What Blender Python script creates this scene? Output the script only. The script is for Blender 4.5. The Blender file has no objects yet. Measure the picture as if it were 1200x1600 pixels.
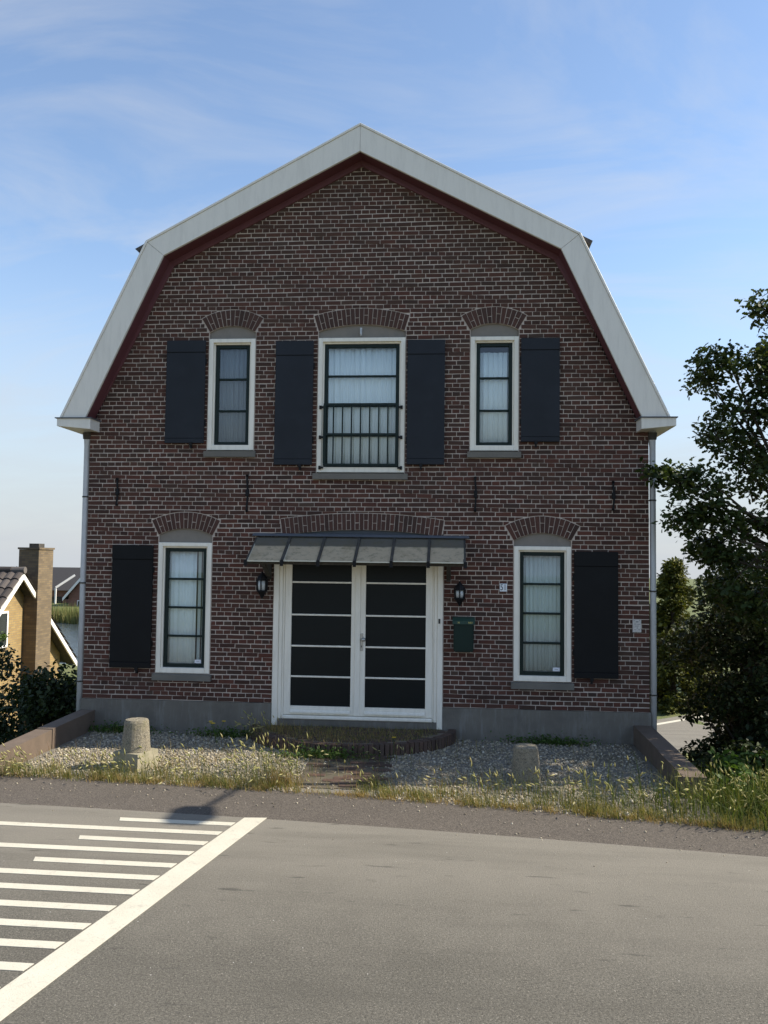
import bpy, math, random
import numpy as np
from mathutils import Vector, Matrix
random.seed(7)
rng = np.random.default_rng(11)
R = math.radians
scene = bpy.context.scene
COL = scene.collection

# ------------------------------------------------------------------ camera
CX, CY, CZ, YAW, PIT, ROL, FPX = 1.2976, -11.9367, 2.043, -0.0814, 0.0532, 0.0121, 1340
fw = Vector((math.sin(YAW)*math.cos(PIT), math.cos(YAW)*math.cos(PIT), math.sin(PIT)))
r0 = Vector((math.cos(YAW), -math.sin(YAW), 0)); u0 = r0.cross(fw)
rt = r0*math.cos(ROL) + u0*math.sin(ROL); up = -r0*math.sin(ROL) + u0*math.cos(ROL)
cam = bpy.data.cameras.new('camera')
cam.sensor_fit = 'VERTICAL'; cam.sensor_height = 36; cam.lens = FPX/1600*36
cam.clip_start = 0.1; cam.clip_end = 6000
camo = bpy.data.objects.new('camera', cam); COL.objects.link(camo)
camo.matrix_world = Matrix(((rt.x, up.x, -fw.x, CX), (rt.y, up.y, -fw.y, CY), (rt.z, up.z, -fw.z, CZ), (0, 0, 0, 1)))
scene.camera = camo

# ------------------------------------------------------------------ sun, sky, exposure
SUN_A, SUN_E = R(7.5), R(40)
sd = Vector((math.cos(SUN_E)*math.cos(SUN_A), math.cos(SUN_E)*math.sin(SUN_A), math.sin(SUN_E)))
sl = bpy.data.lights.new('sun', 'SUN'); sl.energy = 4.3; sl.angle = R(0.53); sl.color = (1, 0.91, 0.76)
so = bpy.data.objects.new('sun', sl); COL.objects.link(so); so.location = (20, 0, 30)
so.rotation_euler = (-sd).to_track_quat('-Z', 'Y').to_euler()
w = bpy.data.worlds.new('World'); scene.world = w; w.use_nodes = True
nt = w.node_tree; nt.nodes.clear()
def N(t, **k):
    n = nt.nodes.new(t)
    for a, b in k.items(): setattr(n, a, b)
    return n
wo = N('ShaderNodeOutputWorld'); bg = N('ShaderNodeBackground'); bg.inputs['Strength'].default_value = 0.12
sky = N('ShaderNodeTexSky', sky_type='NISHITA', sun_disc=False, sun_elevation=SUN_E, sun_rotation=R(90)-SUN_A,
        air_density=1.0, dust_density=0.35, ozone_density=1.7, altitude=0)
tc = N('ShaderNodeTexCoord'); sep = N('ShaderNodeSeparateXYZ'); nt.links.new(tc.outputs['Generated'], sep.inputs[0])
za = N('ShaderNodeMath', operation='ADD'); za.inputs[1].default_value = 0.22; nt.links.new(sep.outputs['Z'], za.inputs[0])
zm = N('ShaderNodeMath', operation='MAXIMUM'); zm.inputs[1].default_value = 0.05; nt.links.new(za.outputs[0], zm.inputs[0])
dv = N('ShaderNodeVectorMath', operation='DIVIDE'); nt.links.new(tc.outputs['Generated'], dv.inputs[0]); nt.links.new(zm.outputs[0], dv.inputs[1])
mp = N('ShaderNodeMapping'); mp.inputs['Rotation'].default_value = (0, 0, R(52)); mp.inputs['Location'].default_value = (3.1, 1.7, 0); mp.inputs['Scale'].default_value = (0.7, 1.5, 0.6)
nt.links.new(dv.outputs[0], mp.inputs['Vector'])
no = N('ShaderNodeTexNoise'); no.inputs['Scale'].default_value = 2.1; no.inputs['Detail'].default_value = 9; no.inputs['Roughness'].default_value = 0.58; no.inputs['Distortion'].default_value = 0.9
nt.links.new(mp.outputs[0], no.inputs['Vector'])
mr = N('ShaderNodeMapRange'); mr.inputs[1].default_value = 0.44; mr.inputs[2].default_value = 0.80; mr.inputs[3].default_value = 0.02; mr.inputs[4].default_value = 0.5
nt.links.new(no.outputs['Fac'], mr.inputs[0])
mx = N('ShaderNodeMix', data_type='RGBA'); nt.links.new(mr.outputs[0], mx.inputs[0]); nt.links.new(sky.outputs[0], mx.inputs[6])
mx.inputs[7].default_value = (3.4, 3.45, 3.55, 1)
hz = N('ShaderNodeMapRange', interpolation_type='SMOOTHSTEP'); hz.inputs[1].default_value = -0.02; hz.inputs[2].default_value = 0.36; hz.inputs[3].default_value = 0.92; hz.inputs[4].default_value = 0.0
nt.links.new(sep.outputs['Z'], hz.inputs[0])
mh = N('ShaderNodeMix', data_type='RGBA'); nt.links.new(hz.outputs[0], mh.inputs[0]); nt.links.new(mx.outputs[2], mh.inputs[6]); mh.inputs[7].default_value = (2.6, 2.82, 3.12, 1)
nt.links.new(mh.outputs[2], bg.inputs['Color']); nt.links.new(bg.outputs[0], wo.inputs[0])
vs = scene.view_settings
vs.view_transform = 'Standard'; vs.look = 'None'; vs.exposure = 0.9; vs.gamma = 1; vs.use_curve_mapping = False
scene.cycles.max_bounces = 8; scene.cycles.transparent_max_bounces = 16

# ------------------------------------------------------------------ materials
def mat(name): 
    m = bpy.data.materials.new(name); m.use_nodes = True; t = m.node_tree; t.nodes.clear()
    o = t.nodes.new('ShaderNodeOutputMaterial'); b = t.nodes.new('ShaderNodeBsdfPrincipled'); t.links.new(b.outputs[0], o.inputs[0])
    return m, t, b, o
def nd(t, ty, ins=None, **k):
    n = t.nodes.new(ty)
    for a, b in k.items(): setattr(n, a, b)
    for a, b in (ins or {}).items():
        if hasattr(b, 'is_output'): t.links.new(b, n.inputs[a])
        else: n.inputs[a].default_value = b
    return n
def ramp(t, fac, stops, interp='LINEAR'):
    r = t.nodes.new('ShaderNodeValToRGB'); r.color_ramp.interpolation = interp
    e = r.color_ramp.elements
    while len(e) < len(stops): e.new(0.5)
    for q, (p, c) in zip(e, stops): q.position = p; q.color = (*c, 1)
    t.links.new(fac, r.inputs[0]); return r.outputs[0]
def pos(t): return nd(t, 'ShaderNodeNewGeometry').outputs['Position']
def noise(t, vec, scale, detail=4, rough=.55, dist=0): return nd(t, 'ShaderNodeTexNoise', {'Vector': vec, 'Scale': scale, 'Detail': detail, 'Roughness': rough, 'Distortion': dist}).outputs['Fac']
def mixc(t, f, a, b, bt='MIX'):
    m = nd(t, 'ShaderNodeMix', data_type='RGBA', blend_type=bt)
    for i, v in ((0, f), (6, a), (7, b)):
        if hasattr(v, 'is_output'): t.links.new(v, m.inputs[i])
        else: m.inputs[i].default_value = v if i == 0 else (*v, 1)
    return m.outputs[2]
def mrange(t, v, a, b, c, d): return nd(t, 'ShaderNodeMapRange', {0: v, 1: a, 2: b, 3: c, 4: d}).outputs[0]
def math_(t, op, a, b=0.0): 
    n = nd(t, 'ShaderNodeMath', operation=op)
    for i, v in ((0, a), (1, b)):
        if hasattr(v, 'is_output'): t.links.new(v, n.inputs[i])
        else: n.inputs[i].default_value = v
    return n.outputs[0]
def bump(t, b, h, strength=.3, dist=.01):
    n = nd(t, 'ShaderNodeBump', {'Height': h, 'Strength': strength, 'Distance': dist}); t.links.new(n.outputs[0], b.inputs['Normal'])
def rnd(t):                                  # one random value for each piece, joined or single
    g = nd(t, 'ShaderNodeNewGeometry').outputs['Random Per Island']; o = nd(t, 'ShaderNodeObjectInfo').outputs['Random']
    return math_(t, 'FRACT', math_(t, 'ADD', g, o))

def simple(name, col, rough=.6, var=.25, scale=6, bs=.15, bscale=60, metal=0, spec=.5, dirt=None, dscale=3):
    m, t, b, o = mat(name); p = pos(t)
    c = mixc(t, noise(t, p, scale, 6), [v*(1-var) for v in col], [min(1, v*(1+var)) for v in col])
    if dirt: c = mixc(t, mrange(t, noise(t, p, dscale, 8, .7), .5, .75, 0, .75), c, dirt)
    t.links.new(c, b.inputs['Base Color']); b.inputs['Roughness'].default_value = rough
    b.inputs['Metallic'].default_value = metal; b.inputs['Specular IOR Level'].default_value = spec
    if bs: bump(t, b, noise(t, p, bscale, 5), bs, .004)
    return m
M = {}
def brick_mat(name, stops, grey):
    m, t, b, o = mat(name); p = pos(t); v = rnd(t)
    base = ramp(t, v, stops)
    z = nd(t, 'ShaderNodeSeparateXYZ', {0: p}).outputs['Z']
    big = noise(t, p, .9, 4)
    f = math_(t, 'ADD', mrange(t, big, .35, .7, 0, .3), mrange(t, z, 2.5, 6.5, 0, .3))
    c = mixc(t, f, base, grey)
    c = mixc(t, mrange(t, noise(t, p, 70, 5, .7), .35, .7, 0, .55), c, (.045, .030, .025))
    c = mixc(t, mrange(t, noise(t, p, 26, 5, .7), .62, .8, 0, .35), c, (.22, .165, .14))
    sk = nd(t, 'ShaderNodeMapping', {'Vector': p, 'Scale': (5, 5, .8)}).outputs[0]
    c = mixc(t, mrange(t, noise(t, sk, 1.0, 6, .65), .56, .74, 0, .4), c, (.034, .024, .019))
    t.links.new(c, b.inputs['Base Color']); b.inputs['Roughness'].default_value = .88; b.inputs['Specular IOR Level'].default_value = .25
    bump(t, b, noise(t, p, 120, 6, .7), .5, .004)
    return m
M['brick'] = brick_mat('red_brown_brick', [(0, (.040, .021, .017)), (.2, (.105, .040, .029)), (.35, (.066, .034, .026)), (.5, (.125, .042, .029)), (.65, (.05, .031, .025)), (.8, (.10, .050, .035)), (.92, (.14, .049, .034)), (1, (.085, .058, .044))], (.084, .050, .037))
M['brick_arch'] = brick_mat('arch_brick', [(0, (.05, .028, .023)), (.3, (.10, .044, .034)), (.6, (.075, .040, .032)), (1, (.12, .05, .037))], (.085, .056, .045))
m, t, b, o = mat('mortar'); p = pos(t)
c = mixc(t, noise(t, p, 9, 6, .7), (.36, .29, .24), (.66, .565, .48)); c = mixc(t, mrange(t, noise(t, p, .8, 5), .48, .72, 0, .65), c, (.24, .205, .18)); c = mixc(t, mrange(t, noise(t, p, 3.0, 6, .7), .62, .74, 0, .7), c, (.75, .70, .64))
t.links.new(c, b.inputs['Base Color']); b.inputs['Roughness'].default_value = .95; bump(t, b, noise(t, p, 200, 4), .4, .003); M['mortar'] = m
def white_paint(name, col, dirt, amt):
    m, t, b, o = mat(name); p = pos(t)
    st = nd(t, 'ShaderNodeMapping', {'Vector': p, 'Scale': (9, 9, 1.2)}).outputs[0]
    c = mixc(t, mrange(t, noise(t, st, 1.6, 8, .7), .45, .8, 0, amt), col, dirt)
    c = mixc(t, mrange(t, noise(t, p, 45, 6, .75), .6, .8, 0, amt*.7), c, [v*.7 for v in dirt])
    t.links.new(c, b.inputs['Base Color']); b.inputs['Roughness'].default_value = .45
    bump(t, b, noise(t, st, 12, 5), .12, .004); return m
M['white'] = white_paint('white_paint', (.87, .82, .71), (.48, .44, .35), .42)
M['barge'] = white_paint('white_board_paint', (.77, .73, .65), (.54, .51, .45), .5)
M['red'] = simple('oxblood_paint', (.115, .036, .041), .55, .2, 5, .1)
M['green'] = simple('dark_green_paint', (.006, .0165, .0145), .45, .3, 9, .1, spec=.25)
M['shutter'] = simple('blue_black_paint', (.0125, .0155, .0215), .55, .35, 3, .2, 30, spec=.3, dirt=(.02, .024, .032), dscale=2)
M['shutter_low'] = simple('black_paint', (.0045, .0052, .0065), .55, .35, 3, .2, 30, spec=.2, dirt=(.008, .009, .011), dscale=2)
M['iron'] = simple('black_iron', (.008, .008, .009), .6, .4, 20, .3, 90, spec=.25)
M['stone'] = simple('grey_stone', (.16, .147, .125), .85, .25, 12, .4, 120, dirt=(.09, .09, .08))
M['lunette'] = simple('cement_infill', (.22, .195, .165), .9, .15, 10, .3, 110, dirt=(.15, .145, .135))
M['lunette_dark'] = simple('lead_grey_infill', (.06, .07, .085), .7, .2, 8, .2)
m, t, b, o = mat('plinth_render'); p = pos(t)
c = mixc(t, noise(t, p, 3.5, 8, .65), (.105, .094, .077), (.195, .178, .15))
st = nd(t, 'ShaderNodeMapping', {'Vector': p, 'Scale': (14, 14, 1.5)}).outputs[0]
c = mixc(t, mrange(t, noise(t, st, 1.0, 8, .8), .5, .72, 0, .5), c, (.30, .295, .28))
c = mixc(t, mrange(t, noise(t, p, 1.3, 6, .7), .5, .75, 0, .6), c, (.075, .07, .062))
t.links.new(c, b.inputs['Base Color']); b.inputs['Roughness'].default_value = .92; bump(t, b, noise(t, p, 60, 8, .7), .4, .006); M['plinth'] = m
M['zinc'] = simple('zinc_grey', (.52, .53, .54), .55, .12, 8, .1, 40, dirt=(.40, .41, .41))
M['rooftile'] = simple('dark_roof_tile', (.07, .062, .058), .8, .35, 5, .3)
M['panel'] = simple('black_green_panel', (.0035, .006, .0065), .45, .3, 4, .08, 40, spec=.22)
M['dark'] = simple('room_wall', (.20, .19, .18), .9, .1, 4, 0)
m, t, b, o = mat('glass'); t.nodes.remove(b)
gg = nd(t, 'ShaderNodeNewGeometry'); vd = nd(t, 'ShaderNodeVectorMath', {0: gg.outputs['Incoming'], 1: gg.outputs['Normal']}, operation='DOT_PRODUCT').outputs['Value']
fr = math_(t, 'ADD', math_(t, 'MULTIPLY', math_(t, 'POWER', math_(t, 'SUBTRACT', 1.0, math_(t, 'ABSOLUTE', vd)), 5.0), .9), .045)
tr = nd(t, 'ShaderNodeBsdfTransparent', {'Color': (.93, .96, .96, 1)}); gl = nd(t, 'ShaderNodeBsdfGlossy', {'Roughness': .015, 'Color': (.9, .93, 1, 1)})
ms = nd(t, 'ShaderNodeMixShader', {0: fr, 1: tr.outputs[0], 2: gl.outputs[0]}); t.links.new(ms.outputs[0], o.inputs[0]); M['glass'] = m
def cloth(name, a, bcol):
    m, t, b, o = mat(name); p = pos(t)
    st = nd(t, 'ShaderNodeMapping', {'Vector': p, 'Scale': (30, 1, 1)}).outputs[0]
    c = mixc(t, noise(t, st, 1.2, 4), a, bcol); t.links.new(c, b.inputs['Base Color']); b.inputs['Roughness'].default_value = .9; b.inputs['Specular IOR Level'].default_value = .1
    return m
M['curtain'] = cloth('white_net_curtain', (.74, .77, .76), (.90, .92, .91))
M['curtain_reflection'] = cloth('net_curtain_reflection_grey', (.13, .145, .16), (.24, .26, .27))  # greyed to stand in for sky reflected in the pane
M['blind'] = cloth('pale_blind', (.46, .50, .48), (.66, .70, .68))
m, t, b, o = mat('dirty_canopy_sheet'); p = pos(t)
c = mixc(t, noise(t, p, 5, 8, .7), (.66, .54, .36), (.86, .75, .57))
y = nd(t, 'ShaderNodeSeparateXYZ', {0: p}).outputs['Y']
c = mixc(t, mrange(t, math_(t, 'ADD', y, math_(t, 'MULTIPLY', noise(t, p, 7, 4), .05)), -.25, -.22, 0, .8), c, (.10, .105, .10))  # upper part of the sheet darker, ending in a noisy edge
c = mixc(t, mrange(t, noise(t, p, 11, 9, .75), .5, .66, 0, .6), c, (.20, .18, .10)); c = mixc(t, mrange(t, noise(t, p, 3.1, 5, .6), .55, .72, 0, .45), c, (.30, .23, .10))
c = mixc(t, mrange(t, noise(t, p, 40, 4, .6), .69, .73, 0, .8), c, (.7, .68, .6))
t.links.new(c, b.inputs['Base Color']); b.inputs['Roughness'].default_value = .55
tl = nd(t, 'ShaderNodeBsdfTranslucent', {'Color': c}); tp = nd(t, 'ShaderNodeBsdfTransparent', {'Color': (.88, .80, .66, 1)})
s1 = nd(t, 'ShaderNodeMixShader', {0: .4, 1: b.outputs[0], 2: tl.outputs[0]}); s2 = nd(t, 'ShaderNodeMixShader', {0: .14, 1: s1.outputs[0], 2: tp.outputs[0]})
t.links.new(s2.outputs[0], o.inputs[0]); M['sheet'] = m
M['sheet_edge'] = simple('pale_sheet_edge', (.62, .60, .48), .5, .2, 20, 0)
M['weathered'] = simple('weathered_dark_wood', (.05, .045, .038), .85, .4, 14, .5, 60, dirt=(.13, .12, .09), dscale=9)
M['lead'] = simple('lead_flashing', (.085, .095, .11), .55, .3, 6, .3, 20)
M['mailgreen'] = simple('mailbox_green', (.006, .021, .016), .5, .25, 5, .08, 50, spec=.25)
M['mailgreen_lid'] = simple('mailbox_lid_green', (.022, .055, .04), .5, .3, 30, .1, spec=.3)
M['yellow'] = simple('yellow_sticker', (.75, .62, .18), .6, .1, 20, 0)
M['label'] = simple('white_label', (.72, .74, .80), .5, .05, 20, 0)
M['plate'] = simple('white_enamel', (.74, .78, .82), .3, .05, 9, 0)
M['ink'] = simple('dark_ink', (.02, .025, .035), .5, .1, 9, 0)
M['ink_soft'] = simple('faded_ink', (.22, .22, .22), .7, .2, 60, 0)
M['plaque'] = simple('weathered_plaque', (.56, .53, .50), .6, .15, 40, .1, dirt=(.28, .27, .26), dscale=30)
M['lampglass'] = simple('frosted_lamp_glass', (.55, .58, .58), .3, .2, 30, 0)
M['steel'] = simple('dull_steel', (.45, .44, .41), .35, .15, 20, .05, metal=.6)
m, t, b, o = mat('lichen_concrete'); p = pos(t)
c = mixc(t, noise(t, p, 9, 8, .7), (.20, .175, .125), (.40, .35, .255)); c = mixc(t, mrange(t, noise(t, p, 55, 6, .7), .5, .62, 0, .85), c, (.11, .10, .08))
c = mixc(t, mrange(t, noise(t, p, 75, 4, .6), .6, .7, 0, .9), c, (.58, .56, .48)); c = mixc(t, mrange(t, noise(t, p, 6, 5), .55, .75, 0, .6), c, (.20, .19, .09))
t.links.new(c, b.inputs['Base Color']); b.inputs['Roughness'].default_value = .95; bump(t, b, noise(t, p, 38, 8, .8), 1.0, .03); M['concrete'] = m
M['mossblock'] = simple('mossy_block', (.30, .27, .19), .95, .35, 18, .6, 60, dirt=(.13, .14, .06), dscale=8)
M['kerbwall'] = simple('brown_concrete_wall', (.125, .092, .068), .93, .3, 7, .5, 70, dirt=(.085, .07, .055), dscale=4)
M['dirt'] = simple('dry_soil', (.17, .135, .10), .97, .35, 9, .7, 50, dirt=(.09, .085, .045), dscale=6)
M['dark_soil'] = simple('mossy_soil', (.095, .078, .055), .97, .4, 9, .7, 50, dirt=(.06, .065, .03), dscale=5)
M['stepbrick'] = brick_mat('step_brick', [(0, (.075, .052, .042)), (.5, (.12, .074, .056)), (1, (.10, .072, .058))], (.09, .074, .06))
def asphalt(name, lo, hi, speck, tracks):
    m, t, b, o = mat(name); p = pos(t)
    c = mixc(t, noise(t, p, 2.2, 8, .65), lo, hi)
    c = mixc(t, mrange(t, noise(t, p, 62, 5, .8), .44, .60, 0, .8), c, [v*.45 for v in lo])
    c = mixc(t, mrange(t, noise(t, p, 90, 3, .6), .58, .70, 0, .7), c, [min(1, v*1.9) for v in hi])
    if tracks:
        sp = nd(t, 'ShaderNodeSeparateXYZ', {0: p}); yy = math_(t, 'ADD', math_(t, 'ADD', sp.outputs['Y'], math_(t, 'MULTIPLY', sp.outputs['X'], .10)), math_(t, 'MULTIPLY', noise(t, p, 1.1, 5, .6), 1.4))
        c = mixc(t, mrange(t, yy, -5.9, -3.9, 0, .62), c, (.245, .225, .188))     # paler band along the verge
        st = nd(t, 'ShaderNodeMapping', {'Vector': p, 'Rotation': (0, 0, R(5)), 'Scale': (.35, 2.4, 1)}).outputs[0]
        c = mixc(t, mrange(t, noise(t, st, 1.1, 6, .6), .5, .75, 0, .4), c, [v*.7 for v in lo])
        sk = nd(t, 'ShaderNodeMapping', {'Vector': p, 'Rotation': (0, 0, R(4)), 'Scale': (2.2, 11, 1)}).outputs[0]
        c = mixc(t, mrange(t, noise(t, sk, 1.3, 4, .5), .66, .74, 0, .6), c, (.05, .048, .042))
    vo = nd(t, 'ShaderNodeTexVoronoi', {'Vector': p, 'Scale': 9.0, 'Randomness': 1}).outputs['Distance']
    sel = math_(t, 'MULTIPLY', mrange(t, vo, .03, .04, speck, 0), mrange(t, noise(t, p, 5, 2), .5, .55, 0, 1))
    c = mixc(t, sel, c, (.6, .58, .54))
    t.links.new(c, b.inputs['Base Color']); b.inputs['Roughness'].default_value = .9; b.inputs['Specular IOR Level'].default_value = .3
    bump(t, b, noise(t, p, 110, 5, .7), .75, .008); return m
M['asphalt'] = asphalt('grey_asphalt', (.112, .104, .086), (.165, .153, .128), .9, True)
M['asphalt_old'] = asphalt('brown_worn_asphalt', (.095, .082, .07), (.145, .125, .105), 1, False)
m, t, b, o = mat('road_paint'); p = pos(t)
c = mixc(t, noise(t, p, 4, 6), (.50, .47, .38), (.62, .59, .49)); c = mixc(t, mrange(t, noise(t, p, 90, 5, .7), .54, .7, 0, .65), c, (.28, .26, .22))
c = mixc(t, mrange(t, noise(t, p, 7, 8, .8), .56, .70, 0, .6), c, (.27, .25, .21))
t.links.new(c, b.inputs['Base Color']); b.inputs['Roughness'].default_value = .75; bump(t, b, noise(t, p, 110, 5, .7), .5, .006); M['roadpaint'] = m
m, t, b, o = mat('gravel_bed'); p = pos(t)
c = mixc(t, noise(t, p, 45, 6, .7), (.10, .09, .075), (.30, .28, .24)); c = mixc(t, mrange(t, noise(t, p, 1.4, 5), .5, .7, 0, .6), c, (.12, .10, .06))
t.links.new(c, b.inputs['Base Color']); b.inputs['Roughness'].default_value = .95; bump(t, b, noise(t, p, 60, 4), 1, .02); M['gravel'] = m
def island(name, stops, rough=.8, trans=0, spec=.3):
    m, t, b, o = mat(name); c = ramp(t, rnd(t), stops); t.links.new(c, b.inputs['Base Color'])
    b.inputs['Roughness'].default_value = rough; b.inputs['Specular IOR Level'].default_value = spec
    if trans:
        tl = nd(t, 'ShaderNodeBsdfTranslucent', {'Color': mixc(t, 1.0, c, (1.0, 1.0, .45), 'MULTIPLY')})
        s = nd(t, 'ShaderNodeMixShader', {0: trans, 1: b.outputs[0], 2: tl.outputs[0]}); t.links.new(s.outputs[0], o.inputs[0])
    return m
M['pebble'] = island('pebbles', [(0, (.13, .11, .08)), (.3, (.30, .26, .19)), (.6, (.40, .355, .27)), (.85, (.22, .185, .135)), (1, (.60, .56, .46))], .85)
M['oakleaf'] = island('oak_leaf', [(0, (.026, .042, .012)), (.4, (.040, .064, .018)), (.8, (.06, .085, .025)), (1, (.11, .13, .04))], .5, .3)
M['shrubleaf'] = island('shrub_leaf', [(0, (.013, .024, .008)), (.5, (.024, .040, .012)), (1, (.05, .068, .02))], .55, .25)
M['conifer'] = island('conifer_sprays', [(0, (.035, .048, .010)), (.5, (.085, .095, .018)), (1, (.16, .155, .03))], .6, .25)
M['weedleaf'] = island('weed_leaf', [(0, (.04, .09, .015)), (1, (.09, .15, .03))], .6, .35)
M['grass'] = island('mixed_grass', [(0, (.07, .11, .025)), (.3, (.13, .15, .04)), (.55, (.24, .22, .08)), (.8, (.38, .31, .13)), (1, (.26, .17, .07))], .7, .4)
M['greengrass'] = island('green_grass', [(0, (.05, .085, .018)), (.6, (.10, .13, .035)), (1, (.2, .19, .07))], .7, .4)
M['drygrass'] = island('dry_grass', [(0, (.30, .21, .09)), (.5, (.42, .33, .14)), (1, (.30, .17, .07))], .8, .4)
M['seedhead'] = island('barley_heads', [(0, (.34, .35, .13)), (.5, (.48, .45, .2)), (1, (.56, .50, .28))], .75, .4)
M['reed'] = island('reeds', [(0, (.10, .13, .035)), (.5, (.19, .20, .07)), (1, (.30, .25, .11))], .8, .3)
M['flower'] = simple('yellow_petals', (.75, .52, .02), .6, .1, 30, 0)
M['bark'] = simple('oak_bark', (.075, .06, .045), .95, .4, 12, .9, 40)
m, t, b, o = mat('meadow'); p = pos(t)
c = mixc(t, noise(t, p, .25, 8, .6), (.055, .085, .022), (.15, .16, .05)); c = mixc(t, mrange(t, noise(t, p, 3, 6), .5, .75, 0, .5), c, (.20, .17, .08))
t.links.new(c, b.inputs['Base Color']); b.inputs['Roughness'].default_value = .95; bump(t, b, noise(t, p, 12, 6), .8, .05); M['meadow'] = m
m, t, b, o = mat('lake_water'); p = pos(t)
b.inputs['Base Color'].default_value = (.05, .065, .075, 1); b.inputs['Roughness'].default_value = .12
bump(t, b, noise(t, nd(t, 'ShaderNodeMapping', {'Vector': p, 'Scale': (.6, 1.6, 1)}).outputs[0], 1.6, 4), .5, .12); M['water'] = m
M['yellowbrick'] = None
def far_brick(name, c1, c2, mortar, sx=.22, sz=.065, axis='X'):
    m, t, b, o = mat(name); p = pos(t); s = nd(t, 'ShaderNodeSeparateXYZ', {0: p})
    u = math_(t, 'ADD', s.outputs['X'], s.outputs['Y']); v = nd(t, 'ShaderNodeCombineXYZ', {0: u, 1: s.outputs['Z'], 2: 0}).outputs[0]
    bt = nd(t, 'ShaderNodeTexBrick', {'Vector': v, 'Color1': (*c1, 1), 'Color2': (*c2, 1), 'Mortar': (*mortar, 1), 'Scale': 1, 'Mortar Size': .006, 'Brick Width': sx, 'Row Height': sz, 'Bias': 0})
    c = mixc(t, mrange(t, noise(t, p, 1.5, 6, .7), .45, .7, 0, .45), bt.outputs['Color'], [x*.55 for x in c1])
    t.links.new(c, b.inputs['Base Color']); b.inputs['Roughness'].default_value = .9; return m
M['yellowbrick'] = far_brick('yellow_brick', (.36, .25, .10), (.27, .18, .075), (.2, .17, .12))
M['chimneybrick'] = far_brick('sooty_yellow_brick', (.20, .145, .08), (.12, .088, .055), (.11, .095, .075))
M['redbrick_far'] = far_brick('far_red_brick', (.24, .10, .065), (.19, .08, .055), (.25, .2, .17))
M['sidebrick'] = far_brick('side_wall_brick', (.14, .062, .048), (.09, .05, .042), (.34, .3, .26), .22, .0625)
M['pantile'] = island('pantiles', [(0, (.055, .047, .043)), (.5, (.095, .08, .072)), (1, (.13, .115, .105))], .8)
M['darktile'] = simple('black_roof_tile', (.035, .033, .034), .85, .25, 4, .2)
M['brightwhite'] = simple('white_trim', (.8, .79, .75), .5, .05, 5, 0)
M['darkglass'] = simple('dark_window_glass', (.03, .035, .04), .08, .3, 3, 0)
M['curtaingreen'] = simple('green_window_plants', (.10, .30, .05), .6, .6, 6, 0)
M['greypole'] = simple('galvanised_steel', (.32, .33, .33), .5, .15, 9, .05, metal=.4)

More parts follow.
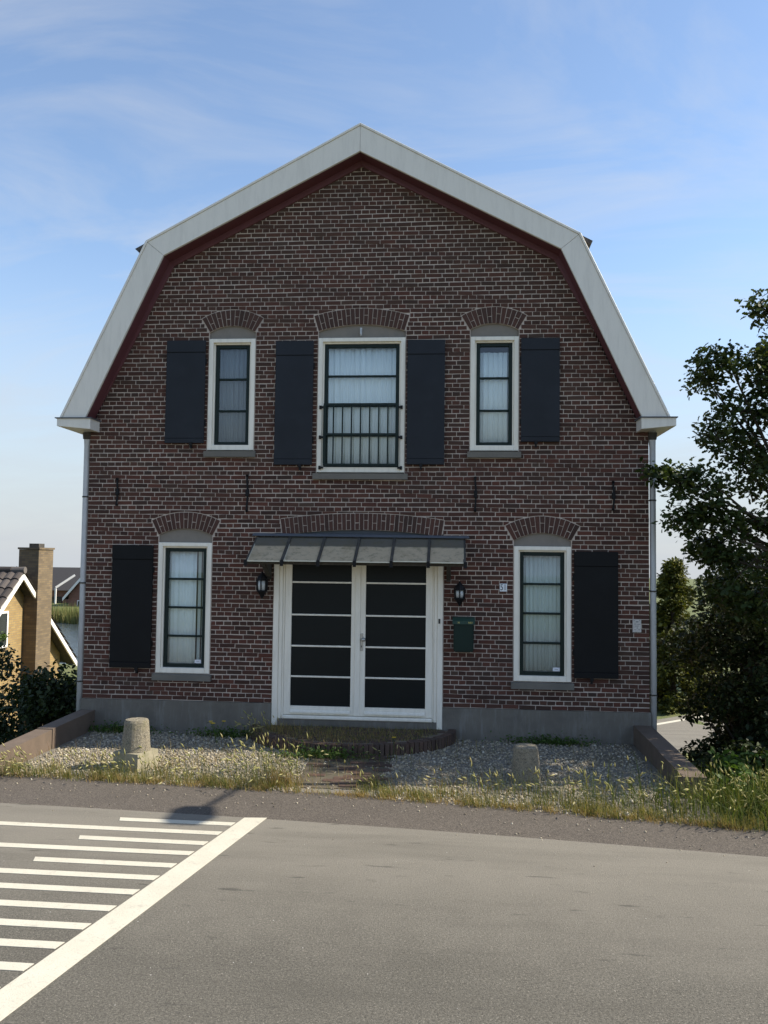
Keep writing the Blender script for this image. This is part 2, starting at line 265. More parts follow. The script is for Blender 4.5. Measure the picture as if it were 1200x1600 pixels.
# ------------------------------------------------------------------ helpers
WL = {}
class MB:
    def __init__(s): s.v = []; s.f = []
    def add(s, vs, fs):
        n = len(s.v); s.v += [tuple(q) for q in vs]; s.f += [tuple(i+n for i in q) for q in fs]; return s
    def box(s, x0, x1, y0, y1, z0, z1):
        return s.add([(x0,y0,z0),(x1,y0,z0),(x1,y1,z0),(x0,y1,z0),(x0,y0,z1),(x1,y0,z1),(x1,y1,z1),(x0,y1,z1)],
                     [(0,3,2,1),(4,5,6,7),(0,1,5,4),(1,2,6,5),(2,3,7,6),(3,0,4,7)])
    def cbox(s, x0, x1, y0, y1, z0, z1, c=.004):      # box whose front edges (towards -y) are chamfered
        q = [(x0,z0),(x1,z0),(x1,z1),(x0,z1)]
        return s.xz(q, y0, y1, c)
    def xz(s, poly, y0, y1, c=0):                     # polygon in x,z extruded from y0 (front) to y1
        n = len(poly); V = [(x, y1, z) for x, z in poly]; F = [tuple(reversed(range(n)))]
        if c:
            cx = sum(p[0] for p in poly)/n; cz = sum(p[1] for p in poly)/n
            V += [(x, y0+c, z) for x, z in poly]
            ins = []
            for i in range(n):
                a = Vector(poly[i-1]); b_ = Vector(poly[i]); d = Vector(poly[(i+1) % n])
                e1 = (a-b_).normalized(); e2 = (d-b_).normalized(); k = e1+e2
                sn = abs(e1.x*e2.y-e1.y*e2.x)
                q = b_ + k*(c/max(sn, .3)) if k.length > 1e-4 else b_
                if k.length > 1e-4 and (Vector((cx, cz))-b_).dot(k) < 0 and n > 4: q = b_ - k*(c/max(sn, .3))
                ins.append((q.x, y0, q.y))
            V += ins
            for i in range(n):
                j = (i+1) % n; F += [(i, j, n+j, n+i), (n+i, n+j, 2*n+j, 2*n+i)]
            F.append(tuple(range(2*n, 3*n)))
        else:
            V += [(x, y0, z) for x, z in poly]
            for i in range(n):
                j = (i+1) % n; F.append((i, j, n+j, n+i))
            F.append(tuple(range(n, 2*n)))
        return s.add(V, F)
    def prism(s, poly, z0, z1):                       # polygon in x,y extruded up
        n = len(poly); V = [(x, y, z0) for x, y in poly]+[(x, y, z1) for x, y in poly]
        return s.add(V, [tuple(reversed(range(n))), tuple(range(n, 2*n))]+[(i, (i+1) % n, n+(i+1) % n, n+i) for i in range(n)])
    def bar(s, a, b, w, h, roll=0):                   # rectangular bar from a to b
        a = Vector(a); b = Vector(b); d = (b-a).normalized(); sx = d.cross(Vector((0,0,1)))
        if sx.length < 1e-3: sx = Vector((1,0,0))
        sx.normalize(); sy = sx.cross(d); V = []
        for p in (a, b):
            for i, j in ((-1,-1),(1,-1),(1,1),(-1,1)): V.append(p+sx*(i*w/2)+sy*(j*h/2))
        return s.add(V, [(0,3,2,1),(4,5,6,7),(0,1,5,4),(1,2,6,5),(2,3,7,6),(3,0,4,7)])
    def tube(s, pts, rad, n=10, cap=True):
        pts = [Vector(p) for p in pts]; rad = rad if isinstance(rad, (list, tuple)) else [rad]*len(pts)
        V = []; F = []; ref = Vector((0.3, 1, .1)).normalized()
        for i, p in enumerate(pts):
            d = (pts[min(i+1, len(pts)-1)]-pts[max(i-1, 0)]).normalized()
            sx = d.cross(ref)
            if sx.length < 1e-3: sx = d.cross(Vector((1,0,0)))
            sx.normalize(); sy = d.cross(sx)
            for k in range(n):
                a = 2*math.pi*k/n; V.append(p+sx*math.cos(a)*rad[i]+sy*math.sin(a)*rad[i])
        for i in range(len(pts)-1):
            for k in range(n): F.append((i*n+k, i*n+(k+1) % n, (i+1)*n+(k+1) % n, (i+1)*n+k))
        if cap: F += [tuple(reversed(range(n))), tuple(range((len(pts)-1)*n, len(pts)*n))]
        return s.add(V, F)
    def lathe(s, cx, cy, prof, n=20, jit=0):
        V = []; F = []
        for r_, z in prof:
            for k in range(n):
                a = 2*math.pi*k/n; q = r_*(1+random.uniform(-jit, jit)); V.append((cx+q*math.cos(a), cy+q*math.sin(a), z+random.uniform(-jit, jit)*.05))
        m_ = len(prof)
        for i in range(m_-1):
            for k in range(n): F.append((i*n+k, i*n+(k+1) % n, (i+1)*n+(k+1) % n, (i+1)*n+k))
        F += [tuple(reversed(range(n))), tuple(range((m_-1)*n, m_*n))]
        return s.add(V, F)
    def mesh(s, name, smooth=False):
        me = bpy.data.meshes.new(name); me.from_pydata(s.v, [], s.f); me.validate()
        if smooth: me.polygons.foreach_set('use_smooth', [True]*len(me.polygons))
        return me
    def build(s, name, material, parent=None, smooth=False, kind=None):
        return link(name, s.mesh(name, smooth), material, parent, kind=kind)
def link(name, me, material, parent=None, loc=(0,0,0), rot=None, kind=None):
    if material is not None and not me.materials: me.materials.append(M[material] if isinstance(material, str) else material)
    o = bpy.data.objects.new(name, me); COL.objects.link(o); o.location = loc
    if rot: o.rotation_euler = rot
    WL[o] = Vector(loc)
    if parent is not None:
        o.parent = parent; o.matrix_parent_inverse = Matrix.Translation(-WL[parent])
    if kind: o['kind'] = kind
    return o
def tag(o, label, cat=None, group=None, kind=None):
    o['label'] = label
    if cat: o['category'] = cat
    if group: o['group'] = group
    if kind: o['kind'] = kind
    return o
def thing(name, loc, label, cat, group=None):
    o = bpy.data.objects.new(name, None); COL.objects.link(o); o.location = loc; o.empty_display_size = .1; WL[o] = Vector(loc)
    return tag(o, label, cat, group)
def npmesh(name, V, F):                                # V (n,3), F (m,k) all faces with the same number of corners
    me = bpy.data.meshes.new(name); m_, k = F.shape
    me.vertices.add(len(V)); me.vertices.foreach_set('co', np.ascontiguousarray(V, dtype=np.float32).ravel())
    me.loops.add(m_*k); me.loops.foreach_set('vertex_index', F.astype(np.int32).ravel())
    me.polygons.add(m_); me.polygons.foreach_set('loop_start', np.arange(0, m_*k, k, dtype=np.int32)); me.update(calc_edges=True)
    return me
def rand_rot(n, flat=0.0):                             # random frames; flat pulls the normals upward
    nrm = rng.normal(size=(n, 3)); nrm[:, 2] = np.abs(nrm[:, 2])+flat; nrm /= np.linalg.norm(nrm, axis=1)[:, None]
    a = rng.normal(size=(n, 3)); a -= nrm*(a*nrm).sum(1)[:, None]; a /= np.linalg.norm(a, axis=1)[:, None]
    return a, np.cross(nrm, a), nrm
OAK = np.array([(0,0),(.10,.22),(.26,.25),(.17,.42),(.33,.50),(.19,.66),(.27,.80),(.10,1.0),(-.10,1.0),(-.27,.80),(-.19,.66),(-.33,.50),(-.17,.42),(-.26,.25),(-.10,.22)])
OVAL = np.array([(0,0),(.2,.25),(.26,.55),(.14,.85),(0,1),(-.14,.85),(-.26,.55),(-.2,.25)])
DIA = np.array([(0,0),(.3,.45),(0,1),(-.3,.45)])
def leaves(name, P, size, shape, material, parent=None, flat=.3, kind=None, curl=.15):
    n = len(P); a, b_, c_ = rand_rot(n, flat); s_ = (size*rng.uniform(.5, 1.35, n))[:, None]
    k = len(shape); V = np.empty((n, k, 3))
    for i, (x, y_) in enumerate(shape): V[:, i] = P + s_*(a*x+b_*y_+c_*(curl*abs(x)*2-curl*y_*y_))
    F = np.arange(n*k).reshape(n, k)
    return link(name, npmesh(name, V.reshape(-1, 3), F), material, parent, kind=kind)
def blades(name, base, h, width, material, lean=.35, wind=(-.15,-.1), parent=None, heads=None, headmat=None, kind='stuff', seg=3):
    n = len(base); ang = rng.uniform(0, 2*math.pi, n); ln = np.abs(rng.normal(0, lean, n))
    d = np.stack([np.cos(ang)*ln+wind[0], np.sin(ang)*ln+wind[1]], 1)
    pa = rng.uniform(0, 2*math.pi, n); sx = np.stack([np.cos(pa), np.sin(pa)], 1)
    V = np.empty((n, seg+1, 2, 3))
    for i in range(seg+1):
        u = i/seg; wv = width*(1-u*.92)
        cx = base[:, :2]+d*(h*(u**1.8))[:, None]; z = base[:, 2]+h*(u-.28*u*u*(ln/ max(lean, .01)).clip(0, 1.6))
        for j, sg in enumerate((-1, 1)):
            V[:, i, j, :2] = cx+sx*(sg*wv/2) if np.isscalar(wv) else cx+sx*(sg*wv/2)[:, None]; V[:, i, j, 2] = z
    idx = np.arange(n)[:, None]*(seg+1)*2; F = []
    for i in range(seg): F.append(idx+np.array([[2*i, 2*i+1, 2*i+3, 2*i+2]]))
    o = link(name, npmesh(name, V.reshape(-1, 3), np.concatenate(F)), material, parent, kind=kind)
    tips = V[:, seg].mean(1); dirs = tips-V[:, seg-1].mean(1)
    return o, tips, dirs
def heads(name, tips, dirs, ln, rad, material, label, cat):
    n = len(tips); dirs = dirs/np.linalg.norm(dirs, axis=1)[:, None]; dirs[:, 2] -= .35; dirs /= np.linalg.norm(dirs, axis=1)[:, None]
    ref = np.array([.3, .8, .2]); sx = np.cross(dirs, ref); sx /= np.linalg.norm(sx, axis=1)[:, None]; sy = np.cross(dirs, sx)
    L = ln*rng.uniform(.7, 1.2, n)[:, None]; V = np.empty((n, 8, 3)); V[:, 0] = tips-dirs*L*.25; V[:, 7] = tips+dirs*L
    for i in range(6):
        a = i*math.pi/3; V[:, 1+i] = tips+dirs*L*(.15 if i % 2 else .45)+(sx*math.cos(a)+sy*math.sin(a))*rad
    F = []
    for i in range(6):
        F.append([0, 1+(i+1) % 6, 1+i]); F.append([7, 1+i, 1+(i+1) % 6])
    F = (np.arange(n)[:, None, None]*8+np.array(F)[None]).reshape(-1, 3)
    o = link(name, npmesh(name, V.reshape(-1, 3), F), material, kind='stuff'); return tag(o, label, cat)

# ------------------------------------------------------------------ terrain, road, water
GZ = -.42
def th(x, y):
    x = np.asarray(x, float); y = np.asarray(y, float)
    h = np.where(y > -2.6, -.45-np.clip((y+2.6)/2.1, 0, 1.79)*2.1, -.45)
    h = np.where(y < -17, -.45-np.clip((-17-y)/2.2, 0, 1.7)*2.2, h)
    lake = (x < -10-.05*(y-40)) & (y > 36) & (y < 81.5-.0*x)
    h = np.where(lake, -6.6, h)
    return h-np.clip(np.hypot(x, y)-150, 0, None)*.018
def axis(lim, fine, n, c=0):
    u = np.linspace(-1, 1, n); return c+np.sign(u)*(np.abs(u)*fine+np.abs(u)**6*(lim-fine))
gx = axis(2500, 60, 181); gy = axis(2500, 70, 181, 18)
X, Y = np.meshgrid(gx, gy); Z = th(X, Y)+np.where((Y > -1.5) & (Y < 34), .12*np.sin(X*1.3+Y)*np.cos(Y*.9-X*.4), 0)
n = len(gx); i = np.arange(n-1); I, J = np.meshgrid(i, i)
F = np.stack([J*n+I, J*n+I+1, (J+1)*n+I+1, (J+1)*n+I], -1).reshape(-1, 4)
g = link('ground', npmesh('ground', np.stack([X, Y, Z], -1).reshape(-1, 3), F), 'meadow', kind='structure')
MB().add([(-300, 30, -5.6), (-9, 30, -5.6), (-9, 90, -5.6), (-300, 90, -5.6)], [(0,1,2,3)]).build('water', 'water', kind='structure')
def seam(x): return -3.66-.055*(x+3.14)-.0065*max(x+3.14, -40)**2 if x > -3.14 else -3.66+.03*(-3.14-x)
def edge(x): return -2.67-.05*(x+3.69)-.0105*max(x+3.69, 0)**2 if x > -3.69 else -2.67+.03*(-3.69-x)
def strip(fa, fb, z, name, m_, x0=-120, x1=120, thick=.12):
    xs = [x0+(x1-x0)*k/240 for k in range(241)]; mb = MB()
    xs = sorted(set([round(q, 3) for q in xs+[(-8+16*k/80) for k in range(81)]])); nn = len(xs)
    clampx = lambda q: max(-9, min(9, q))
    fa2 = lambda q: fa(clampx(q)) - .12*(q-clampx(q)); fb2 = lambda q: fb(clampx(q)) - .12*(q-clampx(q))
    V = [(q, fa2(q), z) for q in xs]+[(q, fb2(q), z) for q in xs]+[(q, fa2(q), z-thick) for q in xs]+[(q, fb2(q), z-thick) for q in xs]
    Fs = []
    for k in range(nn-1): Fs += [(k, k+1, nn+k+1, nn+k), (2*nn+k, 2*nn+k+1, k+1, k), (nn+k, nn+k+1, 3*nn+k+1, 3*nn+k)]
    mb.add(V, Fs); return mb.build(name, m_, kind='structure')
strip(lambda q: seam(q)-13.2, seam, GZ, 'road', 'asphalt')
strip(lambda q: seam(q)+.002, lambda q: edge(q)+.12+.03*math.sin(q*7)+.02*math.sin(q*17+1), GZ-.006, 'road_shoulder', 'asphalt_old')
MB().prism([(-3.9, .05)]+[(x, edge(x)+.04) for x in np.linspace(-3.9, 3.9, 30)]+[(3.9, .05)], -1.6, GZ-.012).build('forecourt', 'gravel', kind='structure')
# the lower road behind
mb = MB(); pr = [(-6, 4.5), (9.3, 20.3), (26, 37), (60, 70)]
for (xa, ya), (xb, yb) in zip(pr, pr[1:]):
    d = Vector((xb-xa, yb-ya)).normalized()*1.5; nx, ny = -d.y, d.x
    mb.add([(xa+nx, ya+ny, -4.17), (xa-nx, ya-ny, -4.17), (xb-nx, yb-ny, -4.17), (xb+nx, yb+ny, -4.17)], [(0,1,2,3)])
lowroad = MB().prism([(3.6, 17.7), (6.4, 15.2), (40, 44), (37, 46.5)], -4.5, -4.12).build('lower_road', 'asphalt', kind='structure')
MB().prism([(3.95, 17.35), (4.1, 17.2), (37.4, 46.05), (37.25, 46.2)], -4.2, -4.116).build('edge_line', 'roadpaint', lowroad)
# hatched marking
ZP = GZ+.004
ml = MB(); A, B = Vector((-.545, -3.84)), Vector((-1.30, -8.2)); d = (B-A).normalized(); nrm = Vector((-d.y, d.x))*.105
def sheet(mb, q): return mb.add([(a, b_, ZP) for a, b_ in q]+[(a, b_, ZP-.003) for a, b_ in q], [(0,1,2,3), (0,1,5,4), (1,2,6,5), (2,3,7,6), (3,0,4,7)])
marking = sheet(ml, [(-.645, -3.85), (-1.42, -8.2), (-1.19, -8.2), (-.435, -3.83)]).build('road_marking', 'roadpaint', kind='structure')
ys = [-4.055, -4.325, -4.60, -4.855, -5.145, -5.415, -5.70, -6.0, -6.30, -6.585, -6.88, -7.17, -7.46, -7.75]
for k, yy in enumerate(ys):
    xr = -.66-.178*(-3.85-yy)*-1*-1-.015; xl = {0: -1.797, 2: -1.945, 4: -2.07}.get(k, -6.0 if k > 0 else -1.8)
    dy = .022*(-(xl)-.7) if k < 3 else .012*(-(xl)-.7)
    sheet(MB(), [(xl, yy+dy+.048), (xl+.03, yy+dy-.048), (xr, yy-.048), (xr+.02, yy+.048)]).build('stripe', 'roadpaint', marking)

# ------------------------------------------------------------------ the brick house
house = thing('brick_house', (0, 0, GZ), 'two storey red brown brick house with gambrel gable and white barge boards', 'house')
WX = 3.95; GC = -.05
INN = [(GC-3.85, 3.97), (GC-2.78, 6.28), (GC, 7.72), (GC+2.78, 6.28), (GC+3.85, 3.97)]
OUT = [(GC-4.22, 3.97), (GC-3.04, 6.495), (GC, 8.12), (GC+3.04, 6.495), (GC+4.22, 3.97)]
def half(z):
    if z < 3.97: return WX
    if z < 6.28: return 3.85-(3.85-2.78)*(z-3.97)/(6.28-3.97)
    if z < 7.72: return 2.78*(7.72-z)/(7.72-6.28)
    return 0
#            cx    halfw  z0    z1   inner half, spring z, inner apex z
OPEN = {
 'LL': dict(x0=-2.891, x1=-2.118, z0=.382, z1=2.223, c=-2.505, h=.394, zs=2.330, za=2.424),
 'LR': dict(x0=2.128, x1=2.903, z0=.382, z1=2.223, c=2.513, h=.392, zs=2.302, za=2.408),
 'UL': dict(x0=-2.222, x1=-1.550, z0=3.545, z1=5.15, c=-1.890, h=.330, zs=5.249, za=5.342),
 'UR': dict(x0=1.513, x1=2.182, z0=3.545, z1=5.15, c=1.838, h=.338, zs=5.250, za=5.342),
 'UC': dict(x0=-.638, x1=.600, z0=3.234, z1=5.15, c=-.028, h=.614, zs=5.250, za=5.342),
 'D':  dict(x0=-1.212, x1=1.158, z0=-.30, z1=2.30, c=.010, h=1.120, zs=2.342, za=2.427)}
AT = .233
for q in OPEN.values():
    rs = q['za']-q['zs']; q['R'] = (q['h']**2+rs**2)/(2*rs); q['zc'] = q['za']-q['R']; q['al'] = math.asin(q['h']/q['R'])
def blocked(q, zlo, zhi):
    r_ = None
    if zhi > q['z0'] and zlo < q['zs']+.01: r_ = (q['x0']-.006, q['x1']+.006)
    Ro = q['R']+AT; zo = q['zc']+Ro*math.cos(q['al']); hw = 0
    if zhi > q['zs'] and (zlo+zhi)/2 < zo:
        for z in np.linspace(max(zlo, q['zs']), min(zhi, q['zc']+Ro), 5):
            if z <= zo: w_ = (z-q['zc'])*math.tan(q['al'])
            else: w_ = math.sqrt(max(0, Ro*Ro-(z-q['zc'])**2))
            hw = max(hw, w_)
        if hw > .02:
            a = (q['c']-hw-.004, q['c']+hw+.004)
            r_ = a if r_ is None else (min(a[0], r_[0]), max(a[1], r_[1]))
    return r_
CH = .0625
def blocked_core(q, zlo, zhi):
    if zhi > q['z0'] and zlo < q['zs']: return (q['x0']-.001, q['x1']+.001)
    if zlo < q['za']+.002 and zhi > q['zs']:
        w_ = math.sqrt(max(0, q['R']**2-(max(zlo, q['zs'])-q['zc'])**2)); return (q['c']-w_, q['c']+w_)
def intervals(zlo, zhi, fn=blocked):
    hw = min(half(zlo), half(zhi)); c = 0 if zhi < 3.97 else GC
    iv = [(c-hw, c+hw)]
    for q in OPEN.values():
        b_ = fn(q, zlo, zhi)
        if b_:
            nv = []
            for a, e in iv:
                if b_[1] <= a or b_[0] >= e: nv.append((a, e)); continue
                if b_[0] > a: nv.append((a, b_[0]))
                if b_[1] < e: nv.append((b_[1], e))
            iv = nv
    return [q for q in iv if q[1]-q[0] > .02]
core = MB(); bricks = []
K = int(7.72/CH)
for k in range(K):
    z0, z1 = k*CH, (k+1)*CH
    for a, e in intervals(z0, z1, blocked_core): core.box(a, e, .0045, .20, z0, z1)
    # exact bond: stretcher courses and header courses in turn
    L = .22 if k % 2 == 0 else .11; off = (.11 if (k//2) % 2 else 0) if k % 2 == 0 else .055
    for a, e in intervals(z0+.005, z1-.005):
        j0 = math.floor((a-off)/L); cuts = [a]; x = off+(j0+1)*L
        while x < e-1e-6:
            cuts.append(x+random.uniform(-.008, .008)); x += L
        cuts.append(e)
        cuts = [cuts[0]]+[q for q in cuts[1:-1] if q-cuts[0] > .045 and cuts[-1]-q > .045]+[cuts[-1]]
        edge_a = abs(a+WX) < .01; edge_e = abs(e-WX) < .01
        for q, (s_, t_) in enumerate(zip(cuts, cuts[1:])):
            bricks.append((s_+(.005 if not (q == 0 and edge_a) else 0), t_-(.005 if not (t_ == e and edge_e) else 0), z0+.005, z1-.005))
def wob(x, z): return .0035*math.sin(x*1.7+z*9.1)+.0022*math.sin(x*4.3+z*23.7)+.0012*math.sin(x*9.7-z*41)
wall = core.build('wall', 'mortar', house)
def brick_quad(mb, q, y, c=.0028, dep=.02): mb.xz(q, y, y+dep, c)
campos = Vector((CX, CY, CZ))
full = [q for q in bricks if q[1]-q[0] > .193 and q[1]-q[0] < .225 and q[3] < 2.25]
full.sort(key=lambda q: (Vector(((q[0]+q[1])/2, 0, q[2]))-campos).length)
single = set(full[:300])
var = []
for k in range(8):
    mb = MB(); j = lambda: random.uniform(-.0022, .0022)
    mb.xz([(-.1045+j(), -.026+j()), (.1045+j(), -.026+j()), (.1045+j(), .026+j()), (-.1045+j(), .026+j())], -.0008, .02, .003); var.append(mb.mesh('brick'))
for k, q in enumerate(full[:300]):
    o = link('brick', var[k % 8], 'brick', wall, ((q[0]+q[1])/2, random.uniform(-.0015, .0012), (q[2]+q[3])/2+wob((q[0]+q[1])/2, q[2])), (0, random.uniform(-.006, .006), 0))
    o.scale.x = (q[1]-q[0])/.21
mb = MB()
def arc_clip(q):
    for o_ in OPEN.values():
        Ro = o_['R']+AT+.007; zo = o_['zc']+Ro*math.cos(o_['al']); hw = Ro*math.sin(o_['al'])
        if (q[2]+q[3])/2 < zo-.005 or q[2] > o_['zc']+Ro or q[1] < o_['c']-hw or q[0] > o_['c']+hw: continue
        xs = np.linspace(q[0], q[1], 7); zb = []
        for x in xs:
            d = abs(x-o_['c']); zb.append(max(q[2], o_['zc']+math.sqrt(Ro*Ro-d*d)) if d < hw else q[2])
        if max(zb) <= q[2]+1e-6: return None
        ok = [k for k in range(7) if zb[k] < q[3]-.006]
        if len(ok) < 2: return []
        runs = []; cur = [ok[0]]
        for k in ok[1:]:
            if k == cur[-1]+1: cur.append(k)
            else: runs.append(cur); cur = [k]
        runs.append(cur)
        return [[(xs[k], zb[k]) for k in c_]+[(xs[c_[-1]], q[3]), (xs[c_[0]], q[3])] for c_ in runs if len(c_) > 1]
    return None
for q in bricks:
    if q in single: continue
    pc = arc_clip(q)
    if pc is not None:
        for pl_ in pc: mb.xz(pl_, random.uniform(-.001, .001), .02)
        continue
    j = lambda: random.uniform(-.0022, .0022)
    wa, wb = wob(q[0], q[2]), wob(q[1], q[2])
    brick_quad(mb, [(q[0]+j(), q[2]+j()+wa), (q[1]+j(), q[2]+j()+wb), (q[1]+j(), q[3]+j()+wb), (q[0]+j(), q[3]+j()+wa)], random.uniform(-.0022, .0012), .003)
mb.build('brick_courses', 'brick', wall, kind='stuff')
# plinth, other walls, floor slab
pl = MB(); pl.box(-3.965, -1.214, -.018, .2, -1.6, -.004); pl.box(1.16, 3.965, -.018, .2, -1.6, -.004); pl.box(-1.214, 1.16, .02, .2, -1.6, -.31); pl.build('plinth', 'plinth', house)
MB().box(-3.949, -3.75, .2, 9.8, -4.6, 3.96).build('side_wall', 'sidebrick', house)
MB().box(3.75, 3.949, .2, 9.8, -4.6, 3.96).build('side_wall', 'sidebrick', house)
MB().xz([(-3.949, -4.6), (3.949, -4.6), (3.949, 3.9), (GC+2.75, 6.2), (GC, 7.65), (GC-2.75, 6.2), (-3.949, 3.9)], 9.8, 10).build('back_wall', 'sidebrick', house)
MB().box(-3.74, 3.74, .21, 9.79, 2.82, 2.95).build('floor_slab', 'dark', house)
MB().box(-3.74, 3.74, 1.6, 1.7, -.4, 2.8).build('inner_wall', 'dark', house)
MB().box(-3.2, 3.2, 1.6, 1.7, 2.96, 5.8).build('inner_wall', 'dark', house)
# arches
for nm, q in OPEN.items():
    Ri, Ro, al, c, zc = q['R'], q['R']+AT, q['al'], q['c'], q['zc']
    P2 = lambda r_, a: (c+r_*math.sin(a), zc+r_*math.cos(a))
    nseg = 14; angs = [-al+2*al*k/nseg for k in range(nseg+1)]
    ab = MB()
    for a0, a1 in zip(angs, angs[1:]): ab.xz([P2(Ri, a0), P2(Ri, a1), P2(Ro, a1), P2(Ro, a0)], .0035, .19)
    arch = ab.build('arch', 'mortar', house)
    ncol = int(round(2*al*(Ri+AT*.5)/.0625)); ncol += 1-ncol % 2
    for k in range(ncol):
        a0 = -al+2*al*k/ncol; a1 = -al+2*al*(k+1)/ncol; ga = .0045
        if k % 2 == 0: cells = [(Ri+.002, Ro-.004)]
        else:
            sp = Ri+AT*(.58 if (k//2) % 2 else .42); cells = [(Ri+.002, sp-.0045), (sp+.0045, Ro-.004)]
        for ra, rb in cells:
            pq = []
            for r_, a, sg in ((ra, a0, 1), (ra, a1, -1), (rb, a1, -1), (rb, a0, 1)):
                pq.append(P2(r_+random.uniform(-.003, .003), a+sg*ga/r_+random.uniform(-.001, .001)/r_))
            mb = MB(); cxm = sum(p_[0] for p_ in pq)/4; czm = sum(p_[1] for p_ in pq)/4
            brick_quad(mb, [(p_[0]-cxm, p_[1]-czm) for p_ in pq], 0, .003)
            link('brick', mb.mesh('brick'), 'brick_arch', arch, (cxm, random.uniform(-.005, -.002), czm))
    lun = [(q['x0'], q['z1']), (q['x1'], q['z1'])]+[P2(Ri-.001, al-2*al*k/nseg) for k in range(nseg+1)]
    MB().xz(lun, .035, .16).build('arch_infill', 'lunette_dark' if nm == 'D' else 'lunette', house)
# windows
def window(key, n, sash_w=.052):
    q = OPEN[key]; x0, x1, z0, z1 = q['x0'], q['x1'], q['z0'], q['z1']; fwid = .062
    f = MB()
    f.cbox(x0, x0+fwid, -.012, .10, z0, z1, .004); f.cbox(x1-fwid, x1, -.012, .10, z0, z1, .004)
    f.cbox(x0+fwid+.0005, x1-fwid-.0005, -.0125, .10, z0, z0+fwid+.012, .004); f.cbox(x0+fwid+.0005, x1-fwid-.0005, -.0125, .10, z1-fwid+.008, z1, .004)
    # inner step of the frame
    a, b_, c_, d_ = x0+fwid, x1-fwid, z0+fwid+.012, z1-fwid+.008; s_ = .022
    f.cbox(a+.0004, a+s_, .028, .0995, c_+.0004, d_-.0004, .003); f.cbox(b_-s_, b_-.0004, .028, .0995, c_+.0004, d_-.0004, .003)
    f.cbox(a+s_+.0004, b_-s_-.0004, .0285, .0995, d_-s_, d_-.0004, .003)
    win = f.build('window', 'white', house)
    a += s_; b_ -= s_; d_ -= s_
    s = MB(); sw = sash_w
    s.cbox(a+.001, a+sw, .055, .095, c_+.001, d_-.001, .004); s.cbox(b_-sw, b_-.001, .055, .095, c_+.001, d_-.001, .004)
    s.cbox(a+sw+.0005, b_-sw-.0005, .0545, .095, c_+.001, c_+sw, .004); s.cbox(a+sw+.0005, b_-sw-.0005, .0545, .095, d_-sw, d_-.001, .004)
    s.build('sash', 'green', win)
    ga, gb, gc, gd = a+sw, b_-sw, c_+sw, d_-sw; hgt = (gd-gc-(n-1)*.03)/n; mun = []
    for k in range(n):
        p0 = gc+k*(hgt+.03)
        pn = MB().box(ga+.0005, gb-.0005, .079, .083, p0+.0005, p0+hgt-.0005).build('pane', 'glass', win)
        pn.rotation_euler = (0, 0, 0)
        if k < n-1: MB().cbox(ga+.0005, gb-.0005, .06, .094, p0+hgt, p0+hgt+.03, .006).build('muntin', 'green', win); mun.append(p0+hgt+.015)
    # sill
    ex = .035 if key != 'UC' else .05
    MB().add([(x0-ex, -.06, z0-.10), (x1+ex, -.06, z0-.10), (x1+ex, .1, z0-.10), (x0-ex, .1, z0-.10), (x0-ex, -.06, z0-.018), (x1+ex, -.06, z0-.018), (x1+ex, .1, z0-.002), (x0-ex, .1, z0-.002)],
             [(0,3,2,1),(4,5,6,7),(0,1,5,4),(1,2,6,5),(2,3,7,6),(3,0,4,7)]).build('window_sill', 'stone', win)
    return (ga, gb, gc, gd, mun, win)
WN = {k: window(k, n) for k, n in (('LL', 4), ('LR', 4), ('UL', 3), ('UR', 3), ('UC', 4))}
def curtain(key, material, label, y=.125, folds=9, amp=.011, top=0, x0=None, x1=None, seed=1):
    ga, gb, gc, gd = WN[key][:4]; a = (ga-.05) if x0 is None else x0; b_ = (gb+.05) if x1 is None else x1
    rr = random.Random(seed); nx = 150; ph = [rr.uniform(0, 6.28) for _ in range(4)]; V = []; Fs = []; zz = (gc-.05, gc+.5*(gd-gc), gd+.03-top)
    for i_, z in enumerate(zz):
        for k in range(nx+1):
            u = k/nx; yy = y+amp*math.sin(folds*6.283*u+ph[0]+.5*math.sin(5*u+ph[1]))+amp*.6*math.sin(folds*2.3*6.283*u+ph[2]+i_*.3)+amp*.5*math.sin(folds*.37*6.283*u+ph[3]+i_*.4)
            V.append((a+(b_-a)*u, yy, z))
    for i_ in range(len(zz)-1):
        for k in range(nx): q = i_*(nx+1)+k; Fs.append((q, q+1, q+nx+2, q+nx+1))
    mb = MB(); mb.add(V, Fs); o = mb.build('curtain', material, None, True); sm = o.modifiers.new('thickness', 'SOLIDIFY'); sm.thickness = .002
    return tag(o, label, 'curtain')
curtain('UC', 'curtain', 'white net curtain hanging behind the railed window', folds=11, seed=3)
curtain('UR', 'curtain', 'white net curtain behind the upper window beside the oak side eave', folds=6, top=.1, seed=5)
curtain('UL', 'curtain_reflection', 'sheer curtain with thin pale pleats behind narrow upper window, greyed for the sky reflection in its pane', folds=6, amp=.013, seed=8)
curtain('LR', 'blind', 'pale pleated curtain behind the ground floor window beside the house number', folds=9, amp=.010, seed=12)
curtain('LL', 'curtain', 'white pleated curtain behind the ground floor window on the lake side', folds=3, amp=.008, seed=14, x1=WN['LL'][1]-.115)
for k, xx in enumerate((WN['LL'][1]-.075, WN['LL'][1]-.01)):
    o = MB().box(xx-.022, xx+.022, .15, .157, WN['LL'][2]-.04, WN['LL'][3]+.02).build('blind_slat', 'blind')
    tag(o, ['loose vertical blind slat next to the white curtain edge', 'vertical blind slat against the sash side of the lake side window'][k], 'blind slat')
